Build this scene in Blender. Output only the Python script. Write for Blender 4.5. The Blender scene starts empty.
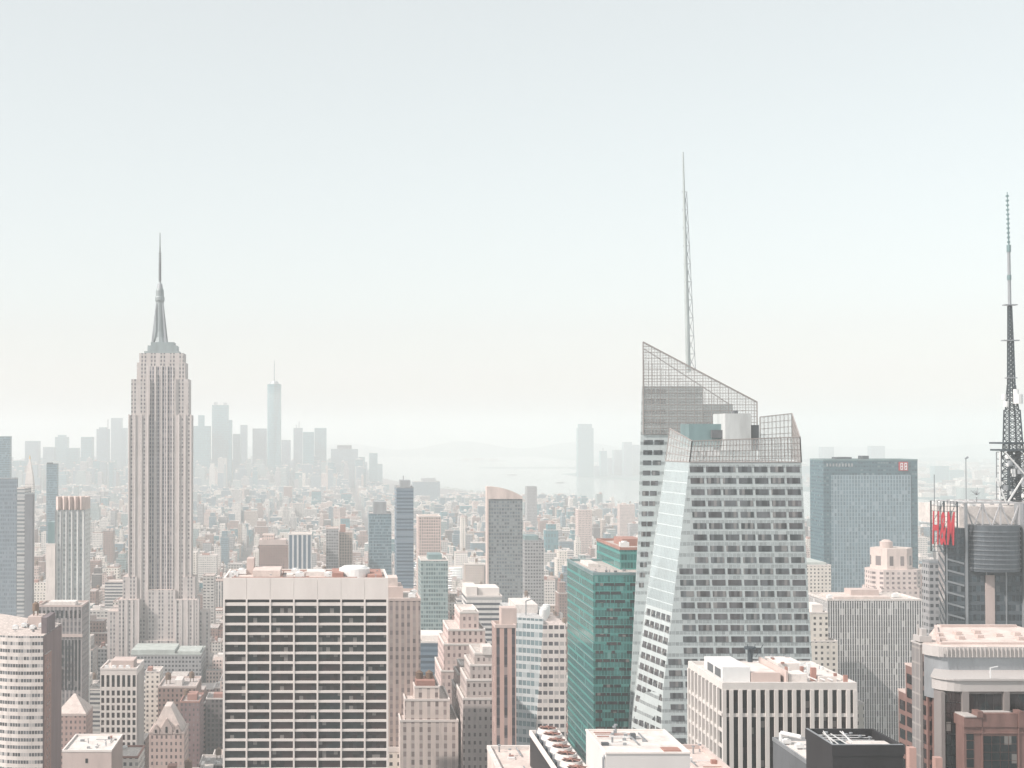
import bpy, bmesh, math, random
import numpy as np
from mathutils import Vector
R = math.radians
random.seed(11)
sc = bpy.context.scene
COL = sc.collection

# ------------------------------------------------------------------ camera
FPX, PX, HY, PITCH, CAMZ = 1374.0, 330.0, 434.0, R(1.0), 260.0
CY = HY - FPX * math.tan(PITCH)
cd = bpy.data.cameras.new("camera")
cam = bpy.data.objects.new("camera", cd); COL.objects.link(cam)
cam.location = (0, 0, CAMZ); cam.rotation_euler = (R(90) + PITCH, 0, 0)
cd.sensor_width = 36; cd.lens = FPX * 36 / 1024
cd.shift_x = (512 - PX) / 1024; cd.shift_y = (CY - 384) / 1024
cd.clip_start = 1; cd.clip_end = 200000
sc.camera = cam

# ------------------------------------------------------------------ sky, sun, exposure
SUN_AZ, SUN_EL = R(-112), R(42)           # azimuth measured from straight ahead (+Y), negative = to the left
w = bpy.data.worlds.new("World"); sc.world = w; w.use_nodes = True
nt = w.node_tree; bg = nt.nodes["Background"]
sky = nt.nodes.new("ShaderNodeTexSky"); sky.sky_type = 'NISHITA'; sky.sun_disc = False
sky.sun_elevation = SUN_EL; sky.sun_rotation = SUN_AZ
sky.air_density = 1.0; sky.dust_density = 1.5; sky.ozone_density = 1.0; sky.altitude = 100
hs = nt.nodes.new("ShaderNodeHueSaturation"); hs.inputs['Saturation'].default_value = 0.5; hs.inputs['Hue'].default_value = 0.455
veil = nt.nodes.new("ShaderNodeMix"); veil.data_type = 'RGBA'; veil.blend_type = 'ADD'; veil.inputs[0].default_value = 1.0
VEIL = 5.05      # thin even overcast veil in front of the clear sky
veil.inputs[7].default_value = (VEIL * 1.06, VEIL * 1.03, VEIL * .995, 1)
nt.links.new(sky.outputs[0], hs.inputs['Color']); nt.links.new(hs.outputs[0], veil.inputs[6]); nt.links.new(veil.outputs[2], bg.inputs[0])
bg.inputs[1].default_value = 0.08
sd = bpy.data.lights.new("sun", 'SUN'); sd.energy = 4.5; sd.angle = R(0.6); sd.color = (1.0, 0.90, 0.83)
so = bpy.data.objects.new("sun", sd); COL.objects.link(so)
sdir = Vector((math.sin(SUN_AZ) * math.cos(SUN_EL), math.cos(SUN_AZ) * math.cos(SUN_EL), math.sin(SUN_EL)))
so.rotation_euler = sdir.to_track_quat('Z', 'Y').to_euler(); so.location = (0, 0, 900)
sc.view_settings.view_transform = 'Standard'; sc.view_settings.look = 'None'
sc.view_settings.exposure = 0.2; sc.view_settings.gamma = 1; sc.view_settings.use_curve_mapping = False
HAZE_DENSITY = 1.85e-4
sc.render.engine = 'CYCLES'
cy = sc.cycles
cy.max_bounces = 5; cy.diffuse_bounces = 2; cy.glossy_bounces = 2; cy.transmission_bounces = 4; cy.volume_bounces = 2; cy.transparent_max_bounces = 12
cy.use_denoising = True; cy.use_adaptive_sampling = True; cy.adaptive_threshold = 0.02

# ------------------------------------------------------------------ helpers
def P(x, y, Y):
    """point at world depth Y seen at photo position x, y"""
    a = (x - PX) / FPX; b = (CY - y) / FPX
    dy = math.cos(PITCH) - b * math.sin(PITCH); dz = math.sin(PITCH) + b * math.cos(PITCH)
    t = Y / dy
    return Vector((a * t, Y, CAMZ + dz * t))
def X(x, Y, y=560): return P(x, y, Y).x
def Z(y, Y): return P(500, y, Y).z
def proj(x, y, z):
    dz = z - CAMZ
    d = y * math.cos(PITCH) + dz * math.sin(PITCH); u = -y * math.sin(PITCH) + dz * math.cos(PITCH)
    return PX + x / d * FPX, CY - u / d * FPX

class MB:
    def __init__(s): s.v = []; s.f = []; s.m = []
    def poly(s, pts, mi=0):
        n = len(s.v); s.v += [tuple(p) for p in pts]; s.f.append(tuple(range(n, n + len(pts)))); s.m.append(mi)
    def hexa(s, q, mi=0, top=None):   # q: 4 bottom points (ccw from above), 4 top points
        n = len(s.v); s.v += [tuple(p) for p in q]
        for k, f in enumerate([(3, 2, 1, 0), (4, 5, 6, 7), (0, 1, 5, 4), (1, 2, 6, 5), (2, 3, 7, 6), (3, 0, 4, 7)]):
            s.f.append(tuple(n + i for i in f)); s.m.append(top if (k == 1 and top is not None) else mi)
        return s
    def box(s, x0, x1, y0, y1, z0, z1, mi=0, top=None):
        if x0 > x1: x0, x1 = x1, x0
        return s.hexa([(x0, y0, z0), (x1, y0, z0), (x1, y1, z0), (x0, y1, z0), (x0, y0, z1), (x1, y0, z1), (x1, y1, z1), (x0, y1, z1)], mi, top)
    def prism(s, pl, z0, z1, mi=0, top=None):
        k = len(pl); n = len(s.v)
        s.v += [(p[0], p[1], z0) for p in pl] + [(p[0], p[1], z1 if not callable(z1) else z1(p)) for p in pl]
        s.f.append(tuple(n + i for i in reversed(range(k)))); s.m.append(mi)
        s.f.append(tuple(n + k + i for i in range(k))); s.m.append(mi if top is None else top)
        for i in range(k):
            j = (i + 1) % k; s.f.append((n + i, n + j, n + k + j, n + k + i)); s.m.append(mi)
        return s
    def cyl(s, cx, cy_, z0, z1, r0, r1=None, n=12, mi=0, ry=1.0, rot=0):
        r1 = r0 if r1 is None else r1
        b = len(s.v)
        for z, r in ((z0, r0), (z1, r1)):
            for i in range(n):
                a = 2 * math.pi * i / n + rot; s.v.append((cx + r * math.cos(a), cy_ + r * ry * math.sin(a), z))
        s.f.append(tuple(b + i for i in reversed(range(n)))); s.m.append(mi)
        s.f.append(tuple(b + n + i for i in range(n))); s.m.append(mi)
        for i in range(n):
            j = (i + 1) % n; s.f.append((b + i, b + j, b + n + j, b + n + i)); s.m.append(mi)
        return s
    def bar(s, p, q, r, mi=0, n=4, r1=None):
        p = Vector(p); q = Vector(q); d = (q - p)
        if d.length < 1e-6: return s
        d.normalize(); a = d.cross(Vector((0, 0, 1)) if abs(d.z) < .9 else Vector((1, 0, 0))).normalized(); c = d.cross(a)
        r1 = r if r1 is None else r1; b = len(s.v)
        for o, rr in ((p, r), (q, r1)):
            for i in range(n):
                t = 2 * math.pi * (i + .5) / n; s.v.append(tuple(o + a * rr * math.cos(t) + c * rr * math.sin(t)))
        s.f.append(tuple(b + i for i in reversed(range(n)))); s.m.append(mi)
        s.f.append(tuple(b + n + i for i in range(n))); s.m.append(mi)
        for i in range(n):
            j = (i + 1) % n; s.f.append((b + i, b + j, b + n + j, b + n + i)); s.m.append(mi)
        return s
    def slab(s, q, nrm, t0, t1, mi=0):   # quad q thickened from t0 to t1 along nrm
        nrm = Vector(nrm); a = [Vector(p) + nrm * t0 for p in q]; b = [Vector(p) + nrm * t1 for p in q]
        return s.hexa(a + b, mi)
    def build(s, name, mats, parent=None, smooth=False):
        me = bpy.data.meshes.new(name)
        o = Vector(parent['_o']) if parent is not None else Vector((0, 0, 0))
        me.from_pydata([(p[0] - o.x, p[1] - o.y, p[2] - o.z) for p in s.v], [], s.f)
        if not isinstance(mats, (list, tuple)): mats = [mats]
        for m in mats: me.materials.append(m)
        me.polygons.foreach_set('material_index', s.m)
        bm = bmesh.new(); bm.from_mesh(me); bmesh.ops.recalc_face_normals(bm, faces=bm.faces); bm.to_mesh(me); bm.free()
        if smooth:
            for p in me.polygons: p.use_smooth = len(p.vertices) == 4
        ob = bpy.data.objects.new(name, me); COL.objects.link(ob)
        if parent is not None: ob.parent = parent
        ob['_o'] = tuple(o)
        return ob

def tag(o, label=None, cat=None, group=None, kind=None):
    if label: o['label'] = label
    if cat: o['category'] = cat
    if group: o['group'] = group
    if kind: o['kind'] = kind
    return o
def thing(name, label, cat, loc, group=None):
    o = bpy.data.objects.new(name, None); COL.objects.link(o); o.location = loc; o.empty_display_size = 5
    o['_o'] = tuple(loc); return tag(o, label, cat, group)
def single(mb, name, mats, label, cat, group=None):
    xs = [v[0] for v in mb.v]; ys = [v[1] for v in mb.v]; zs = [v[2] for v in mb.v]
    c = Vector(((min(xs) + max(xs)) / 2, (min(ys) + max(ys)) / 2, min(zs)))
    mb.v = [(v[0] - c.x, v[1] - c.y, v[2] - c.z) for v in mb.v]
    o = mb.build(name, mats); o.location = c; o['_o'] = tuple(c)
    return tag(o, label, cat, group)

# ------------------------------------------------------------------ materials
class N:
    def __init__(s, t): s.t = t
    def n(s, k, **kw):
        x = s.t.nodes.new(k)
        for a, b in kw.items(): setattr(x, a, b)
        return x
    def put(s, sock, v):
        if isinstance(v, bpy.types.NodeSocket): s.t.links.new(v, sock)
        else: sock.default_value = v
    def m(s, op, a, b=0.0, c=None):
        x = s.n('ShaderNodeMath', operation=op); s.put(x.inputs[0], a); s.put(x.inputs[1], b)
        if c is not None: s.put(x.inputs[2], c)
        return x.outputs[0]
    def mix(s, f, a, b):
        x = s.n('ShaderNodeMix', data_type='RGBA'); s.put(x.inputs[0], f)
        s.put(x.inputs[6], a if isinstance(a, bpy.types.NodeSocket) else (*a, 1)); s.put(x.inputs[7], b if isinstance(b, bpy.types.NodeSocket) else (*b, 1))
        return x.outputs[2]
    def noise(s, vec, scale, detail=3, rough=.6):
        x = s.n('ShaderNodeTexNoise'); x.inputs['Scale'].default_value = scale; x.inputs['Detail'].default_value = detail; x.inputs['Roughness'].default_value = rough
        if vec is not None: s.t.links.new(vec, x.inputs['Vector'])
        return x.outputs[0]
    def xyz(s, a, b, c=0.0):
        x = s.n('ShaderNodeCombineXYZ'); s.put(x.inputs[0], a); s.put(x.inputs[1], b); s.put(x.inputs[2], c); return x.outputs[0]

def plain(name, col, rough=.8, metal=0.0, var=.25, scale=.15, streak=True, spec=.4):
    m = bpy.data.materials.new(name); m.use_nodes = True; t = N(m.node_tree); b = m.node_tree.nodes['Principled BSDF']
    tc = t.n('ShaderNodeTexCoord').outputs['Object']
    mp = t.n('ShaderNodeMapping'); t.put(mp.inputs[0], tc); mp.inputs['Scale'].default_value = (1, 1, .25 if streak else 1)
    f = t.noise(mp.outputs[0], scale, 4, .65)
    if not streak: f = t.m('ADD', t.m('MULTIPLY', f, .6), t.m('MULTIPLY', t.noise(tc, scale * 5, 5, .75), .4))
    lo = tuple(c * (1 - var) for c in col); hi = tuple(min(.95, c * (1 + var)) for c in col)
    t.put(b.inputs['Base Color'], t.mix(t.m('MULTIPLY_ADD', f, 1.8, -.4), lo, hi))
    b.inputs['Roughness'].default_value = rough; b.inputs['Metallic'].default_value = metal; b.inputs['Specular IOR Level'].default_value = spec
    return m

def facade(name, wall, glass, sx, sz, fx, fz, roof=(.70, .64, .60), var=.35, blind=.12, sp=None, grough=.18, ledge=0, wallspec=.3, phase=0.0, group=0, dirt=.16, gm=.0):
    """wall with a window grid: pitch sx by sz metres, glazed share fx, fz; sp = spandrel colour inside the window columns"""
    m = bpy.data.materials.new(name); m.use_nodes = True; t = N(m.node_tree); b = m.node_tree.nodes['Principled BSDF']
    tc = t.n('ShaderNodeTexCoord').outputs['Object']; ge = t.n('ShaderNodeNewGeometry').outputs['Normal']
    s1 = t.n('ShaderNodeSeparateXYZ'); t.put(s1.inputs[0], tc); s2 = t.n('ShaderNodeSeparateXYZ'); t.put(s2.inputs[0], ge)
    side = t.m('GREATER_THAN', t.m('ABSOLUTE', s2.outputs[0]), .71)
    up = t.m('GREATER_THAN', t.m('ABSOLUTE', s2.outputs[2]), .6)
    u = t.m('ADD', t.m('MULTIPLY', s1.outputs[0], t.m('SUBTRACT', 1.0, side)), t.m('MULTIPLY', s1.outputs[1], side))
    us = t.m('ADD', t.m('DIVIDE', u, sx), 1000.5 + phase); zs = t.m('ADD', t.m('DIVIDE', s1.outputs[2], sz), 1000.0)
    fu = t.m('FRACT', us); fv = t.m('FRACT', zs)
    inu = t.m('LESS_THAN', t.m('ABSOLUTE', t.m('SUBTRACT', fu, .5)), fx / 2)
    inv = t.m('LESS_THAN', t.m('ABSOLUTE', t.m('SUBTRACT', fv, .5)), fz / 2)
    if group:   # every group-th column is a plain pier
        inu = t.m('MULTIPLY', inu, t.m('GREATER_THAN', t.m('FRACT', t.m('DIVIDE', t.m('FLOOR', us), group)), .9 / group))
    win = t.m('MULTIPLY', inu, inv)
    wn = t.n('ShaderNodeTexWhiteNoise', noise_dimensions='3D'); t.put(wn.inputs[0], t.xyz(t.m('FLOOR', us), t.m('FLOOR', zs), side))
    r = wn.outputs[0]
    ns = t.noise(tc, .06, 4, .7); nl = t.noise(tc, .9, 2, .5)
    dk = tuple(c * (1 - var) for c in glass); lt = tuple(min(.9, c * (1 + var)) for c in glass)
    g = t.mix(r, dk, lt)
    bl = t.m('GREATER_THAN', r, 1 - blind)
    g = t.mix(t.m('MULTIPLY', bl, .6), g, tuple(min(.7, .12 + .65 * c) for c in wall))
    wl = t.mix(t.m('MULTIPLY_ADD', ns, 1.6, -.3), tuple(c * (1 - dirt) for c in wall), tuple(min(.92, c * (1 + dirt)) for c in wall))
    mpz = t.n('ShaderNodeMapping'); t.put(mpz.inputs[0], tc); mpz.inputs['Scale'].default_value = (1, 1, .12)
    wl = t.mix(t.m('MULTIPLY', t.m('GREATER_THAN', t.noise(mpz.outputs[0], .45, 3, .6), .58), .35), wl, tuple(c * .72 for c in wall))
    if sp: wl = t.mix(inu, wl, sp)
    if ledge: wl = t.mix(t.m('MULTIPLY', t.m('LESS_THAN', fv, .1), t.m('LESS_THAN', t.m('FRACT', t.m('DIVIDE', zs, ledge)), 1 / ledge)), wl, tuple(min(.85, c * 1.35) for c in wall))
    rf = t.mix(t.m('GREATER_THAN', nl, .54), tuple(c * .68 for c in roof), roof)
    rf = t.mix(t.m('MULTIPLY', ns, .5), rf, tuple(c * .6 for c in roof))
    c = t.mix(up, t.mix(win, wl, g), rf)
    win = t.m('MULTIPLY', win, t.m('SUBTRACT', 1.0, up))
    win = t.m('MULTIPLY', win, t.m('SUBTRACT', 1.0, bl))
    t.put(b.inputs['Base Color'], c)
    t.put(b.inputs['Roughness'], t.m('MULTIPLY_ADD', win, grough - .85, .85))
    t.put(b.inputs['Specular IOR Level'], t.m('MULTIPLY_ADD', win, .6 - wallspec, wallspec))
    if gm: t.put(b.inputs['Metallic'], t.m('MULTIPLY', win, gm))
    bp = t.n('ShaderNodeBump'); bp.inputs['Strength'].default_value = .6; bp.inputs['Distance'].default_value = .35
    t.put(bp.inputs['Height'], t.m('SUBTRACT', 1.0, win)); t.put(b.inputs['Normal'], bp.outputs[0])
    return m

def glassmat(name, col, rough=.1, metal=.35, var=.35, cell=(3, 3, 1.9), blind=.12, refl_tint=1.0):
    """window glass: what stands behind each pane varies in darkness, with a few pale blinds and painted reflections"""
    m = bpy.data.materials.new(name); m.use_nodes = True; t = N(m.node_tree); b = m.node_tree.nodes['Principled BSDF']
    ge = t.n('ShaderNodeNewGeometry').outputs['Position']
    mp = t.n('ShaderNodeMapping'); t.put(mp.inputs[0], ge); mp.inputs['Scale'].default_value = tuple(1 / c for c in cell)
    wn = t.n('ShaderNodeTexWhiteNoise', noise_dimensions='3D')
    fl = t.n('ShaderNodeVectorMath', operation='FLOOR'); t.put(fl.inputs[0], mp.outputs[0]); t.put(wn.inputs[0], fl.outputs[0])
    n2 = t.noise(ge, .12, 3, .6)
    f = t.m('MULTIPLY_ADD', t.m('ADD', wn.outputs[0], n2), .8, -.3)
    c = t.mix(f, tuple(x * (1 - var) for x in col), tuple(min(.9, x * (1 + var) + .01) for x in col))
    tn = t.noise(ge, .045, 3, .6)  # teal and brown reflections painted into the glass colour
    c = t.mix(t.m('MULTIPLY', t.m('GREATER_THAN', tn, .52), .55 * refl_tint), c, tuple(x * k_ for x, k_ in zip(col, (.75, 1.5, 1.5))))
    c = t.mix(t.m('MULTIPLY', t.m('LESS_THAN', tn, .45), .6 * refl_tint), c, tuple(x * k_ for x, k_ in zip(col, (2.2, 1.6, 1.5))))
    bl = t.m('GREATER_THAN', wn.outputs[0], 1 - blind)
    c = t.mix(t.m('MULTIPLY', bl, .45), c, (.36, .34, .32))
    t.put(b.inputs['Base Color'], c); b.inputs['Roughness'].default_value = rough; b.inputs['Metallic'].default_value = metal
    b.inputs['Specular IOR Level'].default_value = .35
    return m

M = {}
def pl(k, *a, **kw): M[k] = plain(k, *a, **kw); return M[k]
def fc(k, *a, **kw): M[k] = facade(k, *a, **kw); return M[k]
pl('asphalt', (.16, .15, .15), .9, var=.3, scale=.01, streak=False)
pl('land', (.05, .13, .14), .95, var=.4, scale=.004, streak=False)
pl('hill', (.03, .08, .09), .95, var=.3, scale=.001, streak=False)
pl('white_stone', (.70, .65, .62), .75, var=.08)
pl('pink_stone', (.52, .43, .40), .8, var=.14)
pl('salmon_roof', (.58, .50, .465), .9, var=.4, scale=.25, streak=False)
pl('pale_roof', (.62, .58, .555), .9, var=.4, scale=.3, streak=False)
pl('brick', (.34, .19, .16), .9, var=.25)
pl('granite', (.19, .115, .102), .6, var=.25, scale=.5)
pl('grey_stone', (.38, .37, .37), .7, var=.15)
pl('dark_metal', (.06, .08, .095), .5, metal=.3)
pl('grey_metal', (.34, .36, .38), .45, metal=.5)
pl('white_metal', (.72, .73, .73), .5, metal=.1, var=.08)
pl('teal_metal', (.19, .28, .29), .5, metal=.3)
pl('black_wall', (.022, .022, .025), .6)
pl('wood', (.16, .11, .08), .9)
pl('red_sign', (.42, .03, .045), .5, var=.05)
pl('plant_grey', (.50, .52, .52), .6)
pl('copper', (.42, .46, .44), .8)
pl('louvre', (.12, .13, .14), .7)
M['glass_dark'] = glassmat('glass_dark', (.026, .024, .026), metal=0, rough=.16, blind=.05, var=.7, cell=(1.5, 1.5, 1.9))
M['glass_teal'] = glassmat('glass_teal', (.06, .16, .16), cell=(1.5, 1.5, 4))
M['glass_green'] = glassmat('glass_green', (.05, .10, .10), metal=.5, cell=(1.4, 1.4, 4), blind=.03, refl_tint=0)

# ------------------------------------------------------------------ ground, water, sky haze, hills
def sheet(name, pts, z0, z1, mat):
    m = MB(); m.prism(pts, z0, z1); o = m.build(name, mat); tag(o, kind='structure'); return o
wm = bpy.data.materials.new('water'); wm.use_nodes = True; t = N(wm.node_tree); b = wm.node_tree.nodes['Principled BSDF']
ge = t.n('ShaderNodeNewGeometry').outputs['Position']
t.put(b.inputs['Base Color'], t.mix(t.noise(ge, .0012, 4), (.16, .22, .21), (.26, .31, .29)))
b.inputs['Roughness'].default_value = .16
bp = t.n('ShaderNodeBump'); bp.inputs['Strength'].default_value = .25; bp.inputs['Distance'].default_value = .8
t.put(bp.inputs['Height'], t.noise(ge, .05, 3)); t.put(b.inputs['Normal'], bp.outputs[0])
sheet('water', [(-60000, -2000), (60000, -2000), (60000, 90000), (-60000, 90000)], -.5, 0, wm)
sheet('ground', [(-9000, -800), (1750, -800), (1750, 2500), (1450, 3200), (1180, 4200), (900, 5200), (640, 6100), (430, 7000), (300, 8100),
                 (80, 8700), (-500, 8900), (-1100, 8800), (-1500, 9500), (-1400, 12500), (-2500, 13500), (-9000, 14000)], -.4, 1.5, M['asphalt'])
sheet('ground', [(3000, -800), (3000, 2400), (2400, 5400), (1950, 7000), (1520, 8250), (1500, 8900), (1750, 9300), (1800, 10400), (2500, 12000),
                 (2300, 15500), (26000, 15500), (26000, -800)], -.4, 1.6, M['land'])
def hills(name, x0, x1, y0, depth, hmax, seed):
    rnd = random.Random(seed); n = 60; m = MB()
    ph = [(rnd.uniform(.5, 5), rnd.uniform(0, 6), rnd.uniform(.2, 1)) for _ in range(7)]
    def h(u): return hmax * max(.08, math.sin(math.pi * u) ** .5 * (.6 + .13 * sum(a * math.sin(f * u * 9 + p) for f, p, a in ph)))
    rows = []
    for j, (v, k) in enumerate(((0, 0), (.15, .45), (.35, .85), (.55, 1), (.8, .6), (1, 0))):
        rows.append([(x0 + (x1 - x0) * i / n, y0 + depth * v, -.3 + h(i / n) * k) for i in range(n + 1)])
    b = len(m.v)
    for r_ in rows: m.v += r_
    for j in range(len(rows) - 1):
        for i in range(n):
            a = j * (n + 1) + i; m.f.append((a, a + 1, a + n + 2, a + n + 1)); m.m.append(0)
    o = m.build(name, M['hill'], smooth=True); tag(o, kind='structure')
hills('hills', -3500, 6500, 15600, 4000, 190, 4)
hills('hills', 3500, 16000, 16500, 4000, 170, 8)
# islands out in the harbour
def island(x0, x1, y, wdt):
    a = P(x0, y, 1); Yd = CAMZ / ((y - HY) / FPX)
    xa = (x0 - PX) / FPX * Yd; xb = (x1 - PX) / FPX * Yd; mx = (xa + xb) / 2; rx = (xb - xa) / 2
    pts = [(mx + rx * math.cos(t_) * (1 + .12 * math.sin(3 * t_)), Yd + wdt * math.sin(t_) * (1 + .15 * math.cos(5 * t_))) for t_ in [2 * math.pi * i / 28 for i in range(28)]]
    sheet('ground', pts, -.3, 5, M['land']); return Yd
I1 = island(414, 458, 457, 120); I2 = island(456, 507, 461, 130); I3 = island(482, 575, 468, 60)

hz = bpy.data.materials.new('haze'); hz.use_nodes = True; ht = hz.node_tree
for n_ in list(ht.nodes):
    if n_.type == 'BSDF_PRINCIPLED': ht.nodes.remove(n_)
pv = ht.nodes.new('ShaderNodeVolumePrincipled'); pv.inputs['Color'].default_value = (.925, .968, .972, 1); pv.inputs['Density'].default_value = HAZE_DENSITY
pv.inputs['Anisotropy'].default_value = 0.0
ht.links.new(pv.outputs[0], ht.nodes['Material Output'].inputs['Volume'])
m = MB(); m.box(-62000, 62000, -2600, 92000, -1.5, 440); o = m.build('haze', hz); tag(o, kind='stuff')
o['label'] = 'pale haze over the whole city'

# ------------------------------------------------------------------ facade library
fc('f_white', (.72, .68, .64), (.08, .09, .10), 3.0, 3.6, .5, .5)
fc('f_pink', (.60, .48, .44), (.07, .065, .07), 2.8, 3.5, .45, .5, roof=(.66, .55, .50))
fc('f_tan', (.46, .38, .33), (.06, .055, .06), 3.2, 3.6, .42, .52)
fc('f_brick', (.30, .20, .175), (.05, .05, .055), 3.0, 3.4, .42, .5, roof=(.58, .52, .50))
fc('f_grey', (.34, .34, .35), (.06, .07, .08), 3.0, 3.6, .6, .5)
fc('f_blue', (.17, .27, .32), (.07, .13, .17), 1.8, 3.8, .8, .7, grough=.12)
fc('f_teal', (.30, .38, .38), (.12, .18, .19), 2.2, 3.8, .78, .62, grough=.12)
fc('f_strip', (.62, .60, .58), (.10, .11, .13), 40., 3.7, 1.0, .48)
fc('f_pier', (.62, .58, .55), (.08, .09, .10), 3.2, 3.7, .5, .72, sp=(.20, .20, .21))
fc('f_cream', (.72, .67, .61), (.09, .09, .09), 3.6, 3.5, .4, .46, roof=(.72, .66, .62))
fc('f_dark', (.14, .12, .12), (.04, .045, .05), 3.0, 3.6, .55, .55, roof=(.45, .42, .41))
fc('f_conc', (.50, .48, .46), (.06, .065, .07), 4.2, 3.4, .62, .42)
fc('f_slatefar', (.04, .19, .23), (.02, .11, .14), 6, 11, .6, .6, grough=.2)  # far facade with the teal of the haze put into its colours
GEN = ['f_white', 'f_pink', 'f_tan', 'f_brick', 'f_grey', 'f_blue', 'f_teal', 'f_strip', 'f_pier', 'f_cream', 'f_dark', 'f_conc']
GW = [22, 13, 10, 13, 9, 4, 4, 6, 8, 14, 9, 8]
WORD = dict(f_white='white', f_pink='pinkish', f_tan='tan', f_brick='reddish brick', f_grey='grey', f_blue='blue glass', f_teal='greenish glass', f_strip='banded white',
            f_pier='pale piered', f_cream='cream', f_dark='dark', f_conc='concrete', f_slatefar='slate blue')

RECTS = []     # what already stands, for laying out the rest of the city: px rect, depth, world footprint
FOOT = []
def claim(x0, x1, y0, y1, ztop):
    FOOT.append((min(x0, x1) - 3, max(x0, x1) + 3, y0 - 3, y1 + 3))
    a = proj(x0, y0, ztop); b = proj(x1, y0, ztop); c = proj(x0, y1, ztop); d = proj(x1, y1, ztop)
    RECTS.append((min(a[0], b[0], c[0], d[0]), max(a[0], b[0], c[0], d[0]), min(a[1], b[1]), proj(x0, y0, 0)[1], y0))

def tank(root, x, y, z, s=1.0):
    m = MB()
    for i in (-1, 1):
        for j in (-1, 1): m.box(x + i * 1.2 * s - .15, x + i * 1.2 * s + .15, y + j * 1.2 * s - .15, y + j * 1.2 * s + .15, z, z + 3 * s)
    m.cyl(x, y, z + 3 * s, z + 7 * s, 2.1 * s, n=12); m.cyl(x, y, z + 7 * s, z + 8.6 * s, 2.3 * s, .15, n=12)
    return m.build('water_tank', M['wood'], root)
def parapet(root, x0, x1, y0, y1, z, h, t_, mat, name='parapet'):
    m = MB(); m.box(x0 - .15, x1 + .15, y0 - .15, y0 + t_, z, z + h); m.box(x0 - .15, x1 + .15, y1 - t_, y1 + .15, z, z + h)
    m.box(x0 - .15, x0 + t_, y0 + t_, y1 - t_, z, z + h); m.box(x1 - t_, x1 + .15, y0 + t_, y1 - t_, z, z + h)
    return m.build(name, mat, root)
def acunit(root, x, y, z, s=1.0, name='air_handler'):
    m = MB(); m.box(x - 1.6 * s, x + 1.6 * s, y - 1.2 * s, y + 1.2 * s, z + .3, z + 2 * s); m.cyl(x, y, z + 2 * s, z + 2.4 * s, 1.0 * s, n=10)
    for i in (-1, 1): m.box(x + i * 1.2 * s - .1, x + i * 1.2 * s + .1, y - 1.1 * s, y + 1.1 * s, z, z + .3)
    return m.build(name, M['white_metal'], root)

def clutter(root, x0, x1, y0, y1, z, n, seed):
    q = random.Random(seed)
    for k in range(n):
        x, y = q.uniform(x0 + 1.2, x1 - 1.2), q.uniform(y0 + 1.2, y1 - 1.2); t_ = q.random()
        if t_ < .3: m = MB(); m.cyl(x, y, z, z + q.uniform(.6, 1.6), .22, n=8); m.cyl(x, y, z + 1.6, z + 1.9, .4, n=8); m.v = [(a, b, min(c, z + 1.9)) for a, b, c in m.v]; m.build('vent_pipe', M['grey_metal'], root)
        elif t_ < .6: MB().box(x - q.uniform(.3, .9), x + q.uniform(.3, .9), y - .5, y + .5, z + .01, z + q.uniform(.4, 1.3)).build('roof_vent', M[q.choice(['grey_metal', 'white_metal', 'brick', 'louvre'])], root)
        elif t_ < .85: l_ = q.uniform(3, 9); MB().bar((max(x0 + 1, x - l_ / 2), y, z + .35), (min(x1 - 1, x + l_ / 2), y, z + .35), .14).build('roof_pipe', M[q.choice(['grey_metal', 'brick', 'white_metal'])], root)
        else: l_ = q.uniform(3, 9); MB().bar((x, max(y0 + 1, y - l_ / 2), z + .55), (x, min(y1 - 1, y + l_ / 2), z + .55), .2).build('duct', M['grey_metal'], root)
def tower(name, label, x0, x1, yt, Y, depth, mat, par='white_stone', extras=(), group=None, cat='building', ph=1.2):
    """tower whose front spans photo columns x0..x1 at depth Y, roof at photo row yt"""
    if isinstance(mat, str): mat = M[mat]
    zt = Z(yt, Y); xa, xb = X(x0, Y, yt), X(x1, Y, yt)
    root = thing(name, label, cat, ((xa + xb) / 2, Y, 1.5), group)
    m = MB(); m.box(xa, xb, Y, Y + depth, 1.5, zt); m.build('wall', mat, root)
    if par: parapet(root, xa, xb, Y, Y + depth, zt + .002, ph, .6, M[par])
    claim(xa, xb, Y, Y + depth, zt)
    for e in extras:
        k = e[0]
        if k == 'box':     # fractions of the roof, height in m, material, part name
            _, u0, u1, v0, v1, h, mt, pn = e
            b_ = MB(); b_.box(xa + (xb - xa) * u0, xa + (xb - xa) * u1, Y + depth * v0, Y + depth * v1, zt + .01, zt + h); b_.build(pn, M[mt], root)
        elif k == 'tank': tank(root, xa + (xb - xa) * e[1], Y + depth * e[2], zt, e[3])
        elif k == 'mast':
            b_ = MB(); b_.bar((xa + (xb - xa) * e[1], Y + depth * e[2], zt), (xa + (xb - xa) * e[1], Y + depth * e[2], zt + e[3]), e[4], n=6); b_.build('mast', M['grey_metal'], root)
        elif k == 'ac': acunit(root, xa + (xb - xa) * e[1], Y + depth * e[2], zt, e[3])
        elif k == 'cap':   # stepped crown: inset m, height m
            b_ = MB(); b_.box(xa + e[1], xb - e[1], Y + e[1], Y + depth - e[1], zt + .01, zt + e[2]); b_.build('crown', M[e[3]] if e[3] else mat, root)
        elif k == 'pyr':
            b_ = MB(); b_.prism([(xa + .01, Y), (xb, Y), (xb, Y + depth), (xa, Y + depth)], zt + ph, zt + ph + .3)
            b_.hexa([(xa, Y, zt + ph + .3), (xb, Y, zt + ph + .3), (xb, Y + depth, zt + ph + .3), (xa, Y + depth, zt + ph + .3)] +
                    [((xa + xb) / 2 + i * e[2], Y + depth / 2 + j * e[2], zt + e[1]) for i, j in ((-1, -1), (1, -1), (1, 1), (-1, 1))])
            b_.build('roof', M[e[3]], root)
    return root, xa, xb, zt

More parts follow.
